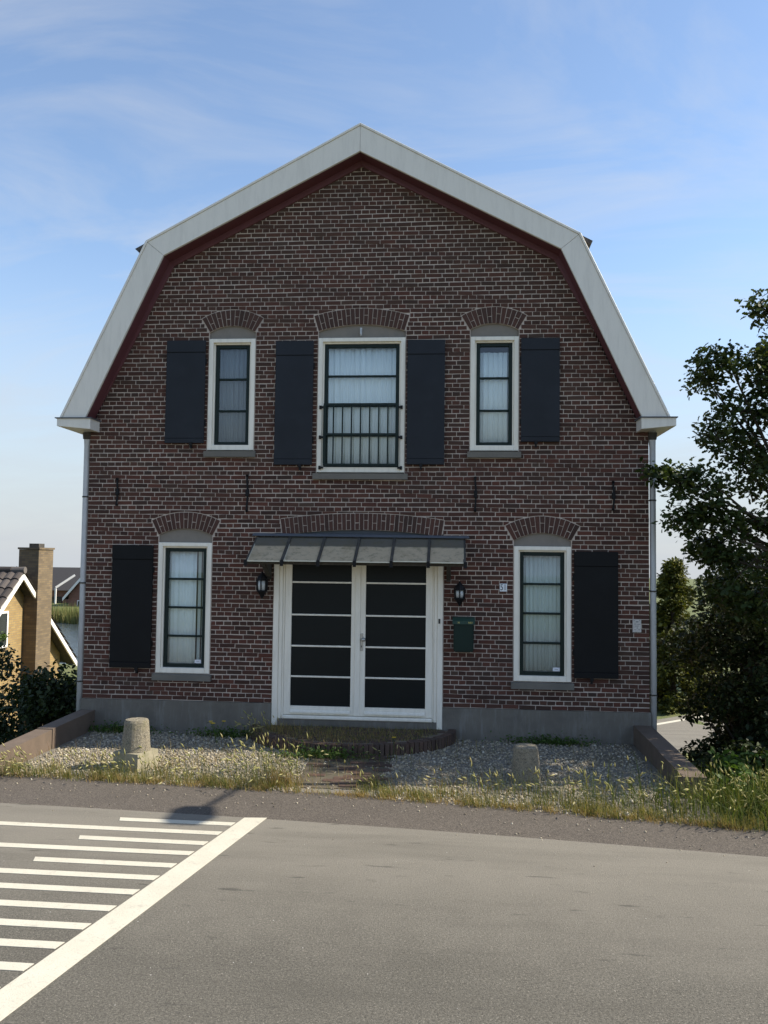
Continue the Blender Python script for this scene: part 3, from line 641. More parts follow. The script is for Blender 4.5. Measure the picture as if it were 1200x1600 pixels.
for key, dx in (('LL', .10), ('LR', .10)):
    gb, gc = WN[key][1], WN[key][2]
    lb = MB().box(gb-dx, gb-.004, .0765, .0782, gc+.008, gc+.058).build('window_label', 'label')
    tag(lb, 'small white sticker low in the %s ground floor window pane' % ('lake side' if key == 'LL' else 'oak side'), 'sticker')
    for i_ in range(5): MB().box(gb-dx+.025+i_*.009, gb-dx+.031+i_*.009, .0758, .0764, gc+.028, gc+.037).build('print', 'ink_soft', lb)
# railing before the centre window
ga, gb, gc, gd, mun, win = WN['UC']
x0, x1 = OPEN['UC']['x0']+.095, OPEN['UC']['x1']-.095
ra = MB(); levels = [mun[1]+.004, mun[0]+.002, gc-.02]
ra.box(x0, x1, -.052, -.03, levels[2]-.014, levels[2]+.014)
rail = ra.build('railing', 'green', house)
for z in levels[:2]: MB().box(x0, x1, -.053, -.029, z-.013, z+.013).build('rail', 'green', rail)
for k in range(9):
    xx = x0+.012+(x1-x0-.024)*k/8; hw = .017 if k in (0, 8) else .0095
    MB().box(xx-hw, xx+hw, -.0505, -.0315, levels[2]+.014, levels[0]-.013).build('baluster', 'green', rail)
for z in levels:
    for sg, xx in ((-1, x0), (1, x1)):
        MB().box(*sorted((xx+sg*.001, xx+sg*.048)), -.05, -.014, z-.055, z-.028).build('bracket', 'iron', rail)
        MB().box(*sorted((xx+sg*.034, xx+sg*.066)), -.036, -.0135, z-.066, z-.018).build('bracket', 'iron', rail)
# small hoist hook in the infill over the centre window
hk = MB(); hk.box(-.05, -.022, .012, .034, 5.19, 5.30); hk.tube([(-.036, .012, 5.27), (-.036, -.02, 5.25), (-.036, -.03, 5.20), (-.036, -.01, 5.18)], .008, 8); hk.build('hoist_hook', 'zinc', house)
# shutters
def shutter(x0, x1, z0, z1, m_, hook):
    n_ = 1; wv = (x1-x0)/n_; base = MB(); base.box(x0+.002, x1-.002, -.04, -.022, z0, z1)
    sh = base.build('shutter', m_, house)
    top = z1-(z1-z0)*.115; bot = z0+(z1-z0)*.045
    for k in range(n_):
        MB().cbox(x0+k*wv+.0004, x0+(k+1)*wv-.0004, -.05, -.0405, bot+.006, top-.006, .0015).build('board', m_, sh)
    MB().cbox(x0, x1, -.058, -.0405, top, z1, .004).build('top_rail', m_, sh)
    MB().cbox(x0, x1, -.058, -.0405, z0, bot, .004).build('bottom_rail', m_, sh)
    for zz in (z0+(z1-z0)*.2, z0+(z1-z0)*.8):
        xx = x1 if hook < 0 else x0
        MB().box(xx-.012, xx+.012, -.035, -.001, zz-.04, zz+.04).build('hinge', 'iron', sh)
    cx = (x0+x1)/2+(.1 if hook < 0 else -.06); h_ = MB()
    h_.box(cx-.011, cx+.011, -.062, -.02, z0-.075, z0-.002); h_.box(cx-.022, cx+.022, -.075, -.055, z0-.035, z0+.012); h_.box(cx-.009, cx+.009, -.03, .004, z0-.075, z0-.055)
    h_.build('shutter_catch', 'iron', sh)
shutter(-2.83, -2.262, 3.64, 5.12, 'shutter', -1); shutter(-1.242, -.70, 3.335, 5.10, 'shutter', -1)
shutter(.632, 1.158, 3.345, 5.102, 'shutter', 1); shutter(2.212, 2.742, 3.666, 5.115, 'shutter', 1)
shutter(-3.55, -2.955, .446, 2.178, 'shutter_low', -1); shutter(2.938, 3.528, .446, 2.157, 'shutter_low', 1)
# wall anchors
for x, za_, zb in ((-3.516, 3.139, 2.743), (-1.62, 3.194, 2.666), (1.596, 3.18, 2.691), (3.475, 3.127, 2.723)):
    a = MB(); zm_ = (za_+zb)/2
    a.bar((x-.012, -.022, za_), (x+.006, -.022, zm_+.03), .016, .024); a.bar((x+.006, -.022, zm_-.03), (x-.008, -.022, zb), .016, .024)
    a.cbox(x-.024, x+.024, -.04, -.002, zm_-.045, zm_+.045, .006); a.box(x-.02, x+.012, -.03, -.002, za_-.03, za_); a.box(x-.022, x+.01, -.03, -.002, zb, zb+.025)
    a.build('wall_anchor', 'iron', house)
# roof, barge boards, soffit, frieze
def off(pl, d):
    out = []
    for i_ in range(len(pl)):
        a = Vector(pl[max(i_-1, 0)]); b_ = Vector(pl[i_]); c_ = Vector(pl[min(i_+1, len(pl)-1)])
        ns = []
        for p_, q_ in ((a, b_), (b_, c_)):
            if (q_-p_).length > 1e-6: e = (q_-p_).normalized(); ns.append(Vector((-e.y, e.x)))
        nn = sum(ns, Vector((0, 0)))/len(ns); nn = nn/ max(.2, nn.length_squared); r_ = b_+nn*d; out.append((r_.x, r_.y))
    return out
OUTB = off(OUT, -.032)
gp = .0018
for i_ in range(4):
    a, b_, c_, d_ = Vector(INN[i_]), Vector(INN[i_+1]), Vector(OUTB[i_+1]), Vector(OUTB[i_])
    e = (b_-a).normalized()*gp
    MB().xz([tuple(a+e), tuple(b_-e), tuple(c_-e), tuple(d_+e)], -.30, -.26, .003).build('barge_board', 'barge', house)
    a, b_, c_, d_ = [Vector(v) for v in (off(OUT, -.030)[i_], off(OUT, -.030)[i_+1], OUT[i_+1], OUT[i_])]
    MB().xz([tuple(a+e), tuple(b_-e), tuple(c_-e), tuple(d_+e)], -.312, -.24, .003).build('cap_trim', 'barge', house)
    MB().xz([INN[i_], INN[i_+1], off(INN, .03)[i_+1], off(INN, .03)[i_]], -.2595, .0).build('soffit', 'red', house)
    fr_ = off(INN, -.082); q = [fr_[i_], fr_[i_+1], INN[i_+1], INN[i_]]
    if i_ == 0: q[0] = (-3.95, 3.88); q[3] = (-3.95, 3.97)
    if i_ == 3: q[1] = (3.95, 3.88); q[2] = (3.95, 3.97)
    MB().xz(q, -.028, .003, .004).build('frieze_board', 'red', house)
R0, R1 = off(OUT, -.075), off(OUT, -.012)
ext = []
for i_ in range(4):
    a, b_ = Vector(R0[i_]), Vector(R0[i_+1]); c_, d_ = Vector(R1[i_+1]), Vector(R1[i_])
    if i_ == 1: e = (a-b_).normalized()*.20; a = a+e+Vector((0, .012)); d_ = d_+e
    if i_ == 2: e = (b_-a).normalized()*.20; b_ = b_+e+Vector((0, .012)); c_ = c_+e
    MB().xz([tuple(a), tuple(b_), tuple(c_), tuple(d_)], -.27, 10.2).build('roof_slope', 'rooftile', house)
MB().tube([(GC, -.22, 8.06), (GC, 10.15, 8.06)], .06, 10).build('ridge_tile', 'rooftile', house)
# box gutters with their down pipes
for sg in (-1, 1):
    xi, xo = sg*3.80+GC*.3, sg*4.27+GC*.6
    g_ = MB(); a, b_ = min(xi, xo), max(xi, xo)
    zi = 3.82; q = [(a, zi), (b_, zi), (b_, 3.952), (a, 3.952)]
    q = [(xi, 3.80), (xo, 3.845), (xo, 3.952), (xi, 3.952)]
    if sg < 0: q = [q[1], q[0], q[3], q[2]]
    g_.xz(q, -.325, 10.1, .003); gut = g_.build('gutter', 'barge', house)
    MB().box(a-.025, b_+.02, -.345, 10.12, 3.9525, 3.966).build('gutter_lip', 'lead', gut)
    px, py = sg*4.012, .05
    dp = MB(); dp.tube([(px-sg*.01, py-.02, 3.82), (px-sg*.01, py-.02, 3.72), (px, py, 3.60), (px, py, 2.0), (px, py, -.52)], [.055, .05, .042, .042, .042], 16)
    pipe = dp.build('downpipe', 'zinc', house, True)
    MB().lathe(px-sg*.01, py-.02, [(.05, 3.80), (.07, 3.80), (.062, 3.71), (.05, 3.70)], 16).build('pipe_collar', 'weathered', pipe)
    for z in (2.86, 1.62, .22):
        c_ = MB(); c_.lathe(px, py, [(.043, z), (.049, z), (.049, z+.02), (.043, z+.02)], 16); c_.box(min(px, px-sg*.07), max(px, px-sg*.07), py-.008, py+.008, z+.004, z+.016); c_.build('pipe_clamp', 'weathered', pipe)
# entrance: frame, two door leaves
df = MB()
for x0, x1, mx0, mx1 in ((-1.212, -1.135, -1.135, -1.062), (1.083, 1.158, 1.020, 1.083)):
    df.cbox(x0, x1, -.03, .12, -.30, 2.30, .005)
df.cbox(-1.1345, -1.085, -.012, .12, -.30, 2.30, .004); df.cbox(-1.0845, -1.058, .006, .12, -.22, 2.30, .004)
df.cbox(1.040, 1.0825, -.012, .12, -.30, 2.30, .004); df.cbox(1.019, 1.0395, .006, .12, -.22, 2.30, .004)
df.box(-1.0575, 1.0185, -.01, .12, 2.20, 2.30)
dframe = df.build('door_frame', 'white', house)
MB().cbox(-1.0575, 1.0185, -.05, .12, -.205, -.158, .01).build('threshold', 'white', dframe)
MB().box(-1.13, 1.08, -.03, .12, -.31, -.206).build('door_step_edge', 'plinth', dframe)
zs_ = [-.034, .372, .796, 1.231, 1.686, 2.12]
for x0, x1, pa, pb in ((-1.056, -.022, -.963, -.118), (-.018, 1.018, .083, .922)):
    d_ = MB()
    d_.cbox(x0, pa, .015, .06, -.152, 2.198, .003); d_.cbox(pb, x1, .015, .06, -.152, 2.198, .003)
    d_.cbox(pa+.0005, pb-.0005, .0155, .06, -.152, zs_[0], .003); d_.cbox(pa+.0005, pb-.0005, .0155, .06, zs_[-1], 2.198, .003)
    if x0 < -.5: d_.cbox(-.062, -.0185+.03, -.004, .0145, -.15, 2.198, .004)
    door = d_.build('door', 'white', house)
    for za_, zb in zip(zs_, zs_[1:]): MB().box(pa+.001, pb-.001, .040, .055, za_+.001 if za_ == zs_[0] else za_+.0125, zb-.0125).build('panel', 'panel', door)
    for z in zs_[1:-1]: MB().cbox(pa+.0005, pb-.0005, .022, .0595, z-.0118, z+.0118, .004).build('muntin', 'white', door)
    MB().add([(pa, .012, zs_[0]-.05), (pb, .012, zs_[0]-.05), (pb, -.022, zs_[0]-.075), (pa, -.022, zs_[0]-.075), (pb, -.022, zs_[0]-.09), (pa, -.022, zs_[0]-.09), (pb, .014, zs_[0]-.09), (pa, .014, zs_[0]-.09)],
             [(0,1,2,3), (3,2,4,5), (5,4,6,7)]).build('weather_strip', 'white', door)
    if x0 > -.5:
        MB().cbox(.016, .052, .004, .0145, .745, .985, .004).build('handle_plate', 'steel', door)
        kn = MB(); kn.tube([(.034, .006, .905), (.036, -.03, .905)], .012, 10); kn.tube([(.038, -.028, .905), (.05, -.034, .905), (.075, -.034, .905), (.088, -.03, .905)], [.022, .028, .028, .016], 12); kn.build('handle', 'steel', door, True)
        MB().box(.026, .038, .002, .004, .795, .82).build('keyhole', 'ink', door)
MB().cbox(1.098, 1.122, -.042, -.031, 1.145, 1.21, .003).build('bell_push', 'weathered', dframe)

# ------------------------------------------------------------------ canopy
can = thing('door_canopy', (0, 0, 1.95), 'dirty translucent lean-to canopy with dark ribs over the double door', 'canopy')
ZB, ZF, YF = 2.325, 1.985, -.62
def cz(y): return ZB+(ZF-ZB)*(y/YF)
xs_ = [-1.475+2.93*k/6 for k in range(7)]
for k, x in enumerate(xs_):
    zt = -.012*k
    r_ = MB(); r_.bar((x+(.012 if k == 0 else -.012 if k == 6 else 0), -.01, cz(-.01)-.03), (x+(.012 if k == 0 else -.012 if k == 6 else 0), YF-.015, cz(YF)-.03-.004*(k % 2)), .036, .045); rib = r_.build('rib', 'weathered', can)
    if 0 < k < 6: MB().bar((x, -.02, cz(-.02)+.014), (x, YF+.0, cz(YF)+.012), .038, .010).build('cover_strip', 'weathered', rib)
    MB().box(x-.022, x+.022, YF-.028, YF-.018, cz(YF)-.07, cz(YF)+.012).build('clip', 'iron', rib)
for k in range(6):
    a, b_ = xs_[k]+.021, xs_[k+1]-.021; jf = random.uniform(-.02, .015); jz = random.uniform(-.004, .006)
    V = [(a, -.015, cz(-.015)), (b_, -.015, cz(-.015)), (b_, YF+jf, cz(YF+jf)+jz), (a, YF+jf+random.uniform(-.008, .008), cz(YF+jf)+jz)]
    pn = MB().add([(x, y_, z+.004) for x, y_, z in V]+[(x, y_, z-.003) for x, y_, z in V], [(0,1,2,3), (7,6,5,4), (0,4,5,1), (1,5,6,2), (2,6,7,3), (3,7,4,0)]).build('sheet_panel', 'sheet', can)
    MB().bar(Vector(V[3])+Vector((.002, -.006, 0)), Vector(V[2])+Vector((-.002, -.006, 0)), .009, .014).build('front_edge', 'sheet_edge', pn)
    if k in (0, 1): MB().bar(Vector(V[0])+Vector((.004, -.2, -.105)), Vector(V[3])+Vector((.004, .01, .006)), .006, .008).build('side_edge', 'sheet_edge', pn)
fl = MB(); fl.add([(-1.52, -.002, 2.362), (1.505, -.002, 2.350), (1.505, -.02, 2.346), (-1.52, -.02, 2.356), (1.515, -.06, 2.318), (-1.53, -.06, 2.326)], [(0,1,2,3), (3,2,4,5)])
o = fl.build('flashing', 'lead', can); sm = o.modifiers.new('thickness', 'SOLIDIFY'); sm.thickness = .008
bb = MB(); bb.box(-1.47, 1.455, -.05, -.004, 2.20, 2.275); bb.build('wall_plate', 'weathered', can)
bb = MB(); bb.bar((-1.47, -.50, cz(-.50)-.085), (1.455, -.50, cz(-.50)-.085), .05, .06); bb.build('purlin', 'weathered', can)
for x in (-1.28, 1.232):
    b_ = MB(); b_.box(x-.03, x+.03, -.045, -.003, 1.72, 2.199); b_.bar((x, -.03, 1.76), (x, -.46, cz(-.46)-.11), .05, .05); b_.build('bracket', 'weathered', can)

# ------------------------------------------------------------------ wall lanterns, mailbox, number plate, plaque
def lantern(x, zt, zb, label):
    L = thing('wall_lantern', (x, 0, zb), label, 'lantern', 'coach lanterns flanking the door'); y = -.115; h = zt-zb
    bk = MB(); bk.cbox(x-.035, x+.035, -.02, -.003, zb+h*.30, zb+h*.75, .006); bk.tube([(x, -.02, zb+h*.33), (x, -.07, zb+h*.28), (x, y, zb+h*.22)], .012, 8); bk.build('bracket', 'iron', L)
    bs = MB().lathe(x, y, [(.01, zb), (.018, zb+.02), (.03, zb+.045), (.062, zb+.09), (.078, zb+.105), (.075, zb+.12)], 8); bs.build('base', 'iron', L)
    cp = MB().lathe(x, y, [(.085, zt-.125), (.082, zt-.11), (.06, zt-.07), (.03, zt-.035), (.012, zt-.02), (.016, zt-.01), (.004, zt)], 8); cp.build('cap', 'iron', L)
    MB().lathe(x, y, [(.052, zb+.121), (.062, (zt+zb)/2), (.058, zt-.127)], 16).build('glass', 'lampglass', L, True)
    for k in range(6):
        a = k*math.pi/3+.52; MB().bar((x+.068*math.cos(a), y+.068*math.sin(a), zb+.115), (x+.078*math.cos(a), y+.078*math.sin(a), zt-.115), .016, .016).build('cage_bar', 'iron', L)
lantern(-1.36, 1.83, 1.45, 'black coach lantern beside the door post on the lake side')
lantern(1.385, 1.735, 1.39, 'black coach lantern on the wall above the green mailbox')
mbx = thing('mailbox', (1.44, 0, .775), 'dark green wall mailbox with rounded lid below the lantern', 'mailbox')
b_ = MB(); b_.prism([(1.305, -.002), (1.305, -.115), (1.32, -.13), (1.565, -.13), (1.58, -.115), (1.58, -.002)], .795, 1.175); b_.prism([(1.315, -.002), (1.315, -.11), (1.33, -.12), (1.555, -.12), (1.57, -.11), (1.57, -.002)], .775, .795); b_.build('body', 'mailgreen', mbx)
prof = [(0, 1.245), (-.06, 1.24), (-.11, 1.225), (-.145, 1.195), (-.15, 1.15), (-.14, 1.15), (-.132, 1.178), (0, 1.18)]
lid = MB(); n_ = len(prof); V = [(1.29, y-.002, z) for y, z in prof]+[(1.595, y-.002, z) for y, z in prof]
lid.add(V, [tuple(range(n_)), tuple(reversed(range(n_, 2*n_)))]+[(k, n_+k, n_+(k+1) % n_, (k+1) % n_) for k in range(n_)]); lido = lid.build('lid', 'mailgreen_lid', mbx)
def text(s, name, x, y, z, size, m_, parent):
    cu = bpy.data.curves.new('t', 'FONT'); cu.body = s; cu.size = size; cu.align_x = 'CENTER'; cu.align_y = 'CENTER'; cu.extrude = .0006
    to = bpy.data.objects.new('t', cu); COL.objects.link(to); bpy.context.view_layer.update()
    me = bpy.data.meshes.new_from_object(to.evaluated_get(bpy.context.evaluated_depsgraph_get())); me.transform(Matrix.Rotation(R(90), 4, 'X'))
    bpy.data.objects.remove(to); me.materials.clear(); return link(name, me, m_, parent, (x, y, z))
text('N', 'lettering', 1.375, -.1535, 1.172, .032, 'yellow', lido); text('N51', 'lettering', 1.535, -.1535, 1.172, .034, 'yellow', lido)
nplate = tag(MB().cbox(1.934, 2.034, -.016, -.003, 1.598, 1.706, .003).build('house_number', 'plate'), 'white enamel house number plate 51 on the brick wall', 'number plate')
tx = text('51', 'lettering', 1.984, -.0168, 1.652, .115, 'ink', nplate); tx.scale = (.78, 1, 1)
pq = tag(MB().cbox(3.725, 3.84, -.014, -.003, 1.073, 1.246, .004).build('wall_plaque', 'plaque'), 'small weathered grey white plaque with faded print near the downpipe', 'plaque')
for x, z, w_, h_ in ((3.765, 1.208, .035, .016), (3.745, 1.18, .03, .01), (3.785, 1.18, .04, .008), (3.755, 1.155, .05, .008), (3.78, 1.12, .008, .028), (3.745, 1.105, .022, .008), (3.80, 1.11, .02, .008)):
    MB().box(x, x+w_, -.0148, -.0139, z, z+h_).build('print', 'ink_soft', pq)
for x in (3.745, 3.818): MB().lathe(x, 0, [(.005, 1.23), (.005, 1.236)], 8).build('screw', 'ink', pq).location = (0, -.016, 0)

# ------------------------------------------------------------------ forecourt: retaining walls, step, bollards
lw = thing('retaining_wall', (-3.86, -1.5, GZ), 'low brown concrete retaining wall beside the lake side shrubs', 'wall', 'low walls flanking the forecourt')
def blk(x0, x1, y0, y1, z0, z1, z2):
    return MB().add([(x0,y0,z0),(x1,y0,z0),(x1,y1,z0),(x0,y1,z0),(x0,y0,z1),(x1,y0,z1),(x1,y1,z2),(x0,y1,z2)], [(0,3,2,1),(4,5,6,7),(0,1,5,4),(1,2,6,5),(2,3,7,6),(3,0,4,7)])
blk(-3.96, -3.75, -1.30, -.02, -1.8, -.175, -.16).build('wall_block', 'kerbwall', lw); blk(-3.97, -3.76, -2.75, -1.303, -1.8, -.21, -.185).build('wall_block', 'kerbwall', lw)
rw = thing('retaining_wall', (3.86, -1.5, GZ), 'low dark brown concrete retaining wall beside the oak', 'wall', 'low walls flanking the forecourt')
blk(3.73, 3.96, -1.45, -.02, -1.8, -.19, -.17).build('wall_block', 'kerbwall', rw); blk(3.72, 3.96, -2.58, -1.453, -1.8, -.215, -.195).build('wall_block', 'kerbwall', rw)
st = thing('door_step', (0, -.5, GZ), 'half round brick step overgrown with weeds below the double door', 'step')
ea, eb, ecx = 1.36, 1.13, -.06
ell = [(ecx+(ea-.055)*math.cos(a), (eb-.055)*-math.sin(a)-.02) for a in np.linspace(0, math.pi, 40)]
MB().prism(ell[::-1], GZ-.05, -.308).build('step_fill', 'dirt', st)
vs_ = []
for k in range(5):
    mb = MB(); j = lambda: random.uniform(-.002, .002); mb.add([(-.0285+j(), -.05, -.08), (.0285+j(), -.05, -.08), (.027+j(), .05, -.08), (-.027+j(), .05, -.08), (-.0285+j(), -.05, .075+j()), (.0285+j(), -.05, .075+j()), (.027, .05, .08+j()), (-.027, .05, .08)],
       [(0,3,2,1),(4,5,6,7),(0,1,5,4),(1,2,6,5),(2,3,7,6),(3,0,4,7)]); vs_.append(mb.mesh('kerb_brick'))
a = .03; nb = 0
while a < math.pi-.03:
    px, py = ecx+ea*math.cos(a), -eb*math.sin(a)-.02; tx_, ty_ = -ea*math.sin(a), -eb*math.cos(a); sp_ = math.hypot(tx_, ty_)
    link('kerb_brick', vs_[nb % 5], 'stepbrick', st, (px, py, GZ+.052+random.uniform(-.006, .006)), (random.uniform(-.03, .03), random.uniform(-.02, .02), math.atan2(ty_, tx_)+math.pi+random.uniform(-.03, .03)))
    a += .0655/sp_; nb += 1
pv = []
for k in range(6):
    mb = MB(); j = lambda: random.uniform(-.003, .003); mb.add([(-.1+j(), -.048+j(), -.02), (.1+j(), -.048+j(), -.02), (.1+j(), .048+j(), -.02), (-.1+j(), .048+j(), -.02), (-.097, -.045, .012+j()), (.097, -.045, .012+j()), (.097, .045, .012+j()), (-.097, .045, .012+j())],
       [(4,5,6,7),(0,1,5,4),(1,2,6,5),(2,3,7,6),(3,0,4,7)]); pv.append(mb.mesh('paver'))
nb = 0
for r_ in range(10):
    for c_ in range(-8, 9):
        x, y = ecx+c_*.212+(.106 if r_ % 2 else 0), -.06-r_*.107
        if ((x-ecx)/(ea-.17))**2+((y+.02)/(eb-.13))**2 > 1: continue
        link('paver', pv[nb % 6], 'stepbrick', st, (x, y, -.311+random.uniform(-.008, .004)), (random.uniform(-.02, .02), random.uniform(-.02, .02), random.uniform(-.04, .04))); nb += 1
# path of old bricks from the step to the road
path = MB().box(-.42, .55, -2.70, -1.16, -1.4, GZ-.004).build('path', 'dark_soil', kind='structure')
for r_ in range(14):
    for c_ in range(5):
        x, y = -.33+c_*.205+(.1 if r_ % 2 else 0), -1.24-r_*.105
        if x > .52 or random.random() < .5: continue
        link('paver', pv[(r_*3+c_) % 6], 'stepbrick', path, (x, y, GZ-.006+random.uniform(-.006, .004)), (random.uniform(-.02, .02), random.uniform(-.02, .02), random.uniform(-.05, .05)))
bl = thing('bollard', (-2.36, -2.1, GZ), 'lichen covered round concrete bollard on a square mossy block', 'bollard', 'concrete bollards on the gravel')
MB().lathe(-2.37, -2.08, [(.168, GZ+.19), (.163, GZ+.24), (.137, .10), (.126, .125), (.09, .132)], 28, .02).build('post', 'concrete', bl, False)
ang = R(-20); c_, s_ = math.cos(ang), math.sin(ang); hs = .178
pts = [(-2.37+(x*c_-y*s_)*hs, -2.08+(x*s_+y*c_)*hs) for x, y in ((-1,-1),(1,-1),(1,1),(-1,1))]
MB().prism(pts, GZ-.1, GZ+.19).build('block', 'mossblock', bl)
br = thing('bollard', (2.12, -2.1, GZ), 'weathered round concrete bollard standing in tall grass and dark gravel', 'bollard', 'concrete bollards on the gravel')
MB().lathe(2.12, -2.12, [(.165, GZ-.1), (.158, GZ+.06), (.140, GZ+.33), (.136, GZ+.37), (.122, GZ+.385), (.08, GZ+.39)], 28, .02).build('post', 'concrete', br)

# gravel
n = 16500
px = rng.uniform(-3.68, 3.66, n); py = -.03+(np.vectorize(edge)(px)+.07)*rng.random(n)
keep = (((px-ecx)/(ea+.05))**2+((py+.02)/(eb+.05))**2 > 1) & ~((px > -.4) & (px < .5) & (py < -1.1) & (rng.random(n) < .92)); px, py = px[keep], py[keep]; n = len(px)
ic = np.array([(0,0,1),(.89,0,.45),(.28,.85,.45),(-.72,.53,.45),(-.72,-.53,.45),(.28,-.85,.45),(.72,.53,-.45),(-.28,.85,-.45),(-.89,0,-.45),(-.28,-.85,-.45),(.72,-.53,-.45)])
fc = np.array([(0,1,2),(0,2,3),(0,3,4),(0,4,5),(0,5,1),(1,6,2),(2,7,3),(3,8,4),(4,9,5),(5,10,1),(6,7,2),(7,8,3),(8,9,4),(9,10,5),(10,6,1)])
def stones(name, px, py, pz, s, m_):
    n = len(px); a, b_, c2 = rand_rot(n, 1.5); sc = s[:, None]*rng.uniform(.6, 1.3, (n, 3)); sc[:, 2] *= .6
    V = np.stack([px, py, pz], 1)[:, None]+(ic[None, :, 0, None]*(a*sc[:, :1])[:, None]+ic[None, :, 1, None]*(b_*sc[:, 1:2])[:, None]+ic[None, :, 2, None]*(c2*sc[:, 2:])[:, None])
    F = (np.arange(n)[:, None, None]*11+fc[None]).reshape(-1, 3); return link(name, npmesh(name, V.reshape(-1, 3), F), m_, kind='stuff')
tag(stones('gravel_stones', px, py, GZ-.008+rng.uniform(-.006, .006, n), rng.uniform(.008, .021, n), 'pebble'), 'loose grey and cream gravel stones covering the forecourt', 'gravel')
n = 260; sx = rng.uniform(-4, 4.5, n); sy = np.array([edge(x) for x in sx])-np.abs(rng.normal(0, .5, n)); 
tag(stones('scattered_stones', sx, sy, np.full(n, GZ+.0), rng.uniform(.004, .011, n), 'pebble'), 'few small stones scattered on the road edge', 'stones')
rk = tag(stones('rock', np.array([2.98]), np.array([-3.36]), np.array([GZ+.012]), np.array([.045]), 'pebble'), 'single pale fist sized stone lying at the grass edge of the road', 'stone'); del rk['kind']

# ------------------------------------------------------------------ grass and weeds
def scatter(n, fx, fy, z=GZ-.01): 
    x = fx(n); y = fy(x, n); return np.stack([x, y, np.full(len(x), z)], 1)
ev = np.vectorize(edge)
# fringe along the road edge, in tufts
tc_ = rng.uniform(-3.9, 4.3, 230); dens = np.where((tc_ > -.35) & (tc_ < .55), .12, 1.0); tc_ = tc_[rng.random(230) < dens]
tx_ = np.repeat(tc_, 34); n = len(tx_); x = tx_+rng.normal(0, .05, n); y = ev(x)+.05+np.abs(np.repeat(rng.normal(0, .16, len(tc_)), 34))+rng.normal(0, .05, n)
o, tip, dr = blades('edge_grass', np.stack([x, y, np.full(n, GZ-.01)], 1), rng.uniform(.04, .17, n), .0055, 'grass', .5); tag(o, 'dry and green grass fringe growing along the road edge', 'grass')
tc_ = rng.uniform(-3.7, 4.0, 150); tx_ = np.repeat(tc_, 26); n = len(tx_); x = tx_+rng.normal(0, .035, n); y = ev(x)+.08+rng.normal(0, .05, n)
o, tip, dr = blades('straw_tufts', np.stack([x, y, np.full(n, GZ-.01)], 1), rng.uniform(.02, .08, n), .006, 'drygrass', .9); tag(o, 'short straw coloured dead grass tufts along the road edge', 'dry grass')
# taller wild barley
def barley(cx, cy, n, sx, sy, h0, h1, m_='greengrass', nm='wild_barley', lab='', z=GZ-.01, wind=(-.1, -.25), frac=.45):
    x = rng.normal(cx, sx, n); y = np.maximum(rng.normal(cy, sy, n), ev(x)+.02)
    o, tip, dr = blades(nm, np.stack([x, y, np.full(n, z)], 1), rng.uniform(h0, h1, n), .005, m_, .42, wind, seg=4); tag(o, lab, 'grass')
    k = rng.random(n) < frac; heads(nm+'_heads', tip[k], dr[k], .075, .0075, 'seedhead', 'seed heads of '+lab, 'seed heads')
barley(-.75, -2.35, 210, .22, .22, .18, .48, lab='tall yellow green barley grass tuft beside the brick path')
barley(-.55, -2.62, 260, .10, .07, .12, .34, 'drygrass', lab='straw yellow grass clump at the road end of the path', frac=.1)
barley(-1.25, -.55, 90, .12, .12, .12, .34, lab='green grass tuft at the step below the door post', z=-.33)
barley(-1.05, -.45, 120, .16, .10, .08, .2, 'drygrass', lab='dry grass tuft on the brick step', z=-.29, frac=.05)
barley(2.0, -2.75, 230, .42, .12, .14, .36, lab='barley grass growing around the bollard in dark gravel', frac=.18)
barley(3.0, -2.95, 380, .42, .16, .18, .42, lab='tall barley grass at the foot of the dark retaining wall', frac=.2)
barley(-2.5, -2.45, 120, .32, .08, .12, .34, lab='barley grass in front of the mossy bollard', frac=.35)
barley(-3.6, -2.62, 150, .25, .1, .14, .36, lab='barley grass at the end of the lake side wall', frac=.35)
barley(4.5, -3.0, 1500, .55, .35, .2, .5, lab='lush arching barley grass on the verge below the oak', frac=.2)
n = 500; x = rng.normal(4.45, .55, n); y = np.maximum(rng.normal(-3.0, .33, n), ev(x)+.08)
tag(blades('broad_grass', np.stack([x, y, np.full(n, GZ-.01)], 1), rng.uniform(.25, .5, n), .014, 'greengrass', .7, (-.1, -.2), seg=5)[0], 'broad arching green grass blades on the verge below the oak', 'grass')
barley(-2.6, -2.1, 500, .75, .35, .05, .2, 'drygrass', lab='thin straw grass scattered over the sunlit gravel', frac=.06)
barley(-1.7, -2.3, 260, .5, .25, .08, .3, lab='yellow green grass tufts on the sunlit gravel between bollard and path', frac=.3)
barley(-1.4, -1.6, 420, .9, .55, .04, .16, 'drygrass', lab='straw coloured dead weeds matted over the gravel by the step', frac=.03)
barley(1.6, -2.5, 420, .9, .3, .05, .2, 'drygrass', lab='straw weeds between the path and the dark retaining wall', frac=.1)
barley(.1, -1.35, 260, .35, .18, .04, .16, lab='green and straw weeds at the foot of the curved kerb', frac=.05)
barley(-.3, -.7, 420, .5, .28, .03, .12, 'drygrass', lab='dead straw matted on the step paving', z=-.29, frac=.0)
barley(.45, -2.6, 160, .12, .12, .06, .2, lab='short green grass clump where path meets gravel', frac=.05)
n = 900; x = rng.uniform(-3.65, 3.6, n); y = rng.uniform(-2.7, -.1, n); k = ((x-ecx)/ea)**2+(y/eb)**2 > 1.05; x, y = x[k], y[k]; n = len(x)
o, tip, dr = blades('gravel_weeds', np.stack([x, y, np.full(n, GZ-.005)], 1), rng.uniform(.04, .2, n), .005, 'grass', .5); tag(o, 'thin weeds and grass sprouting through the gravel', 'weeds')
n = 2600; a = rng.uniform(0, 2*math.pi, n); r_ = np.sqrt(rng.random(n)); x = ecx+r_*1.2*np.cos(a); y = -np.abs(r_*.98*np.sin(a))-.05
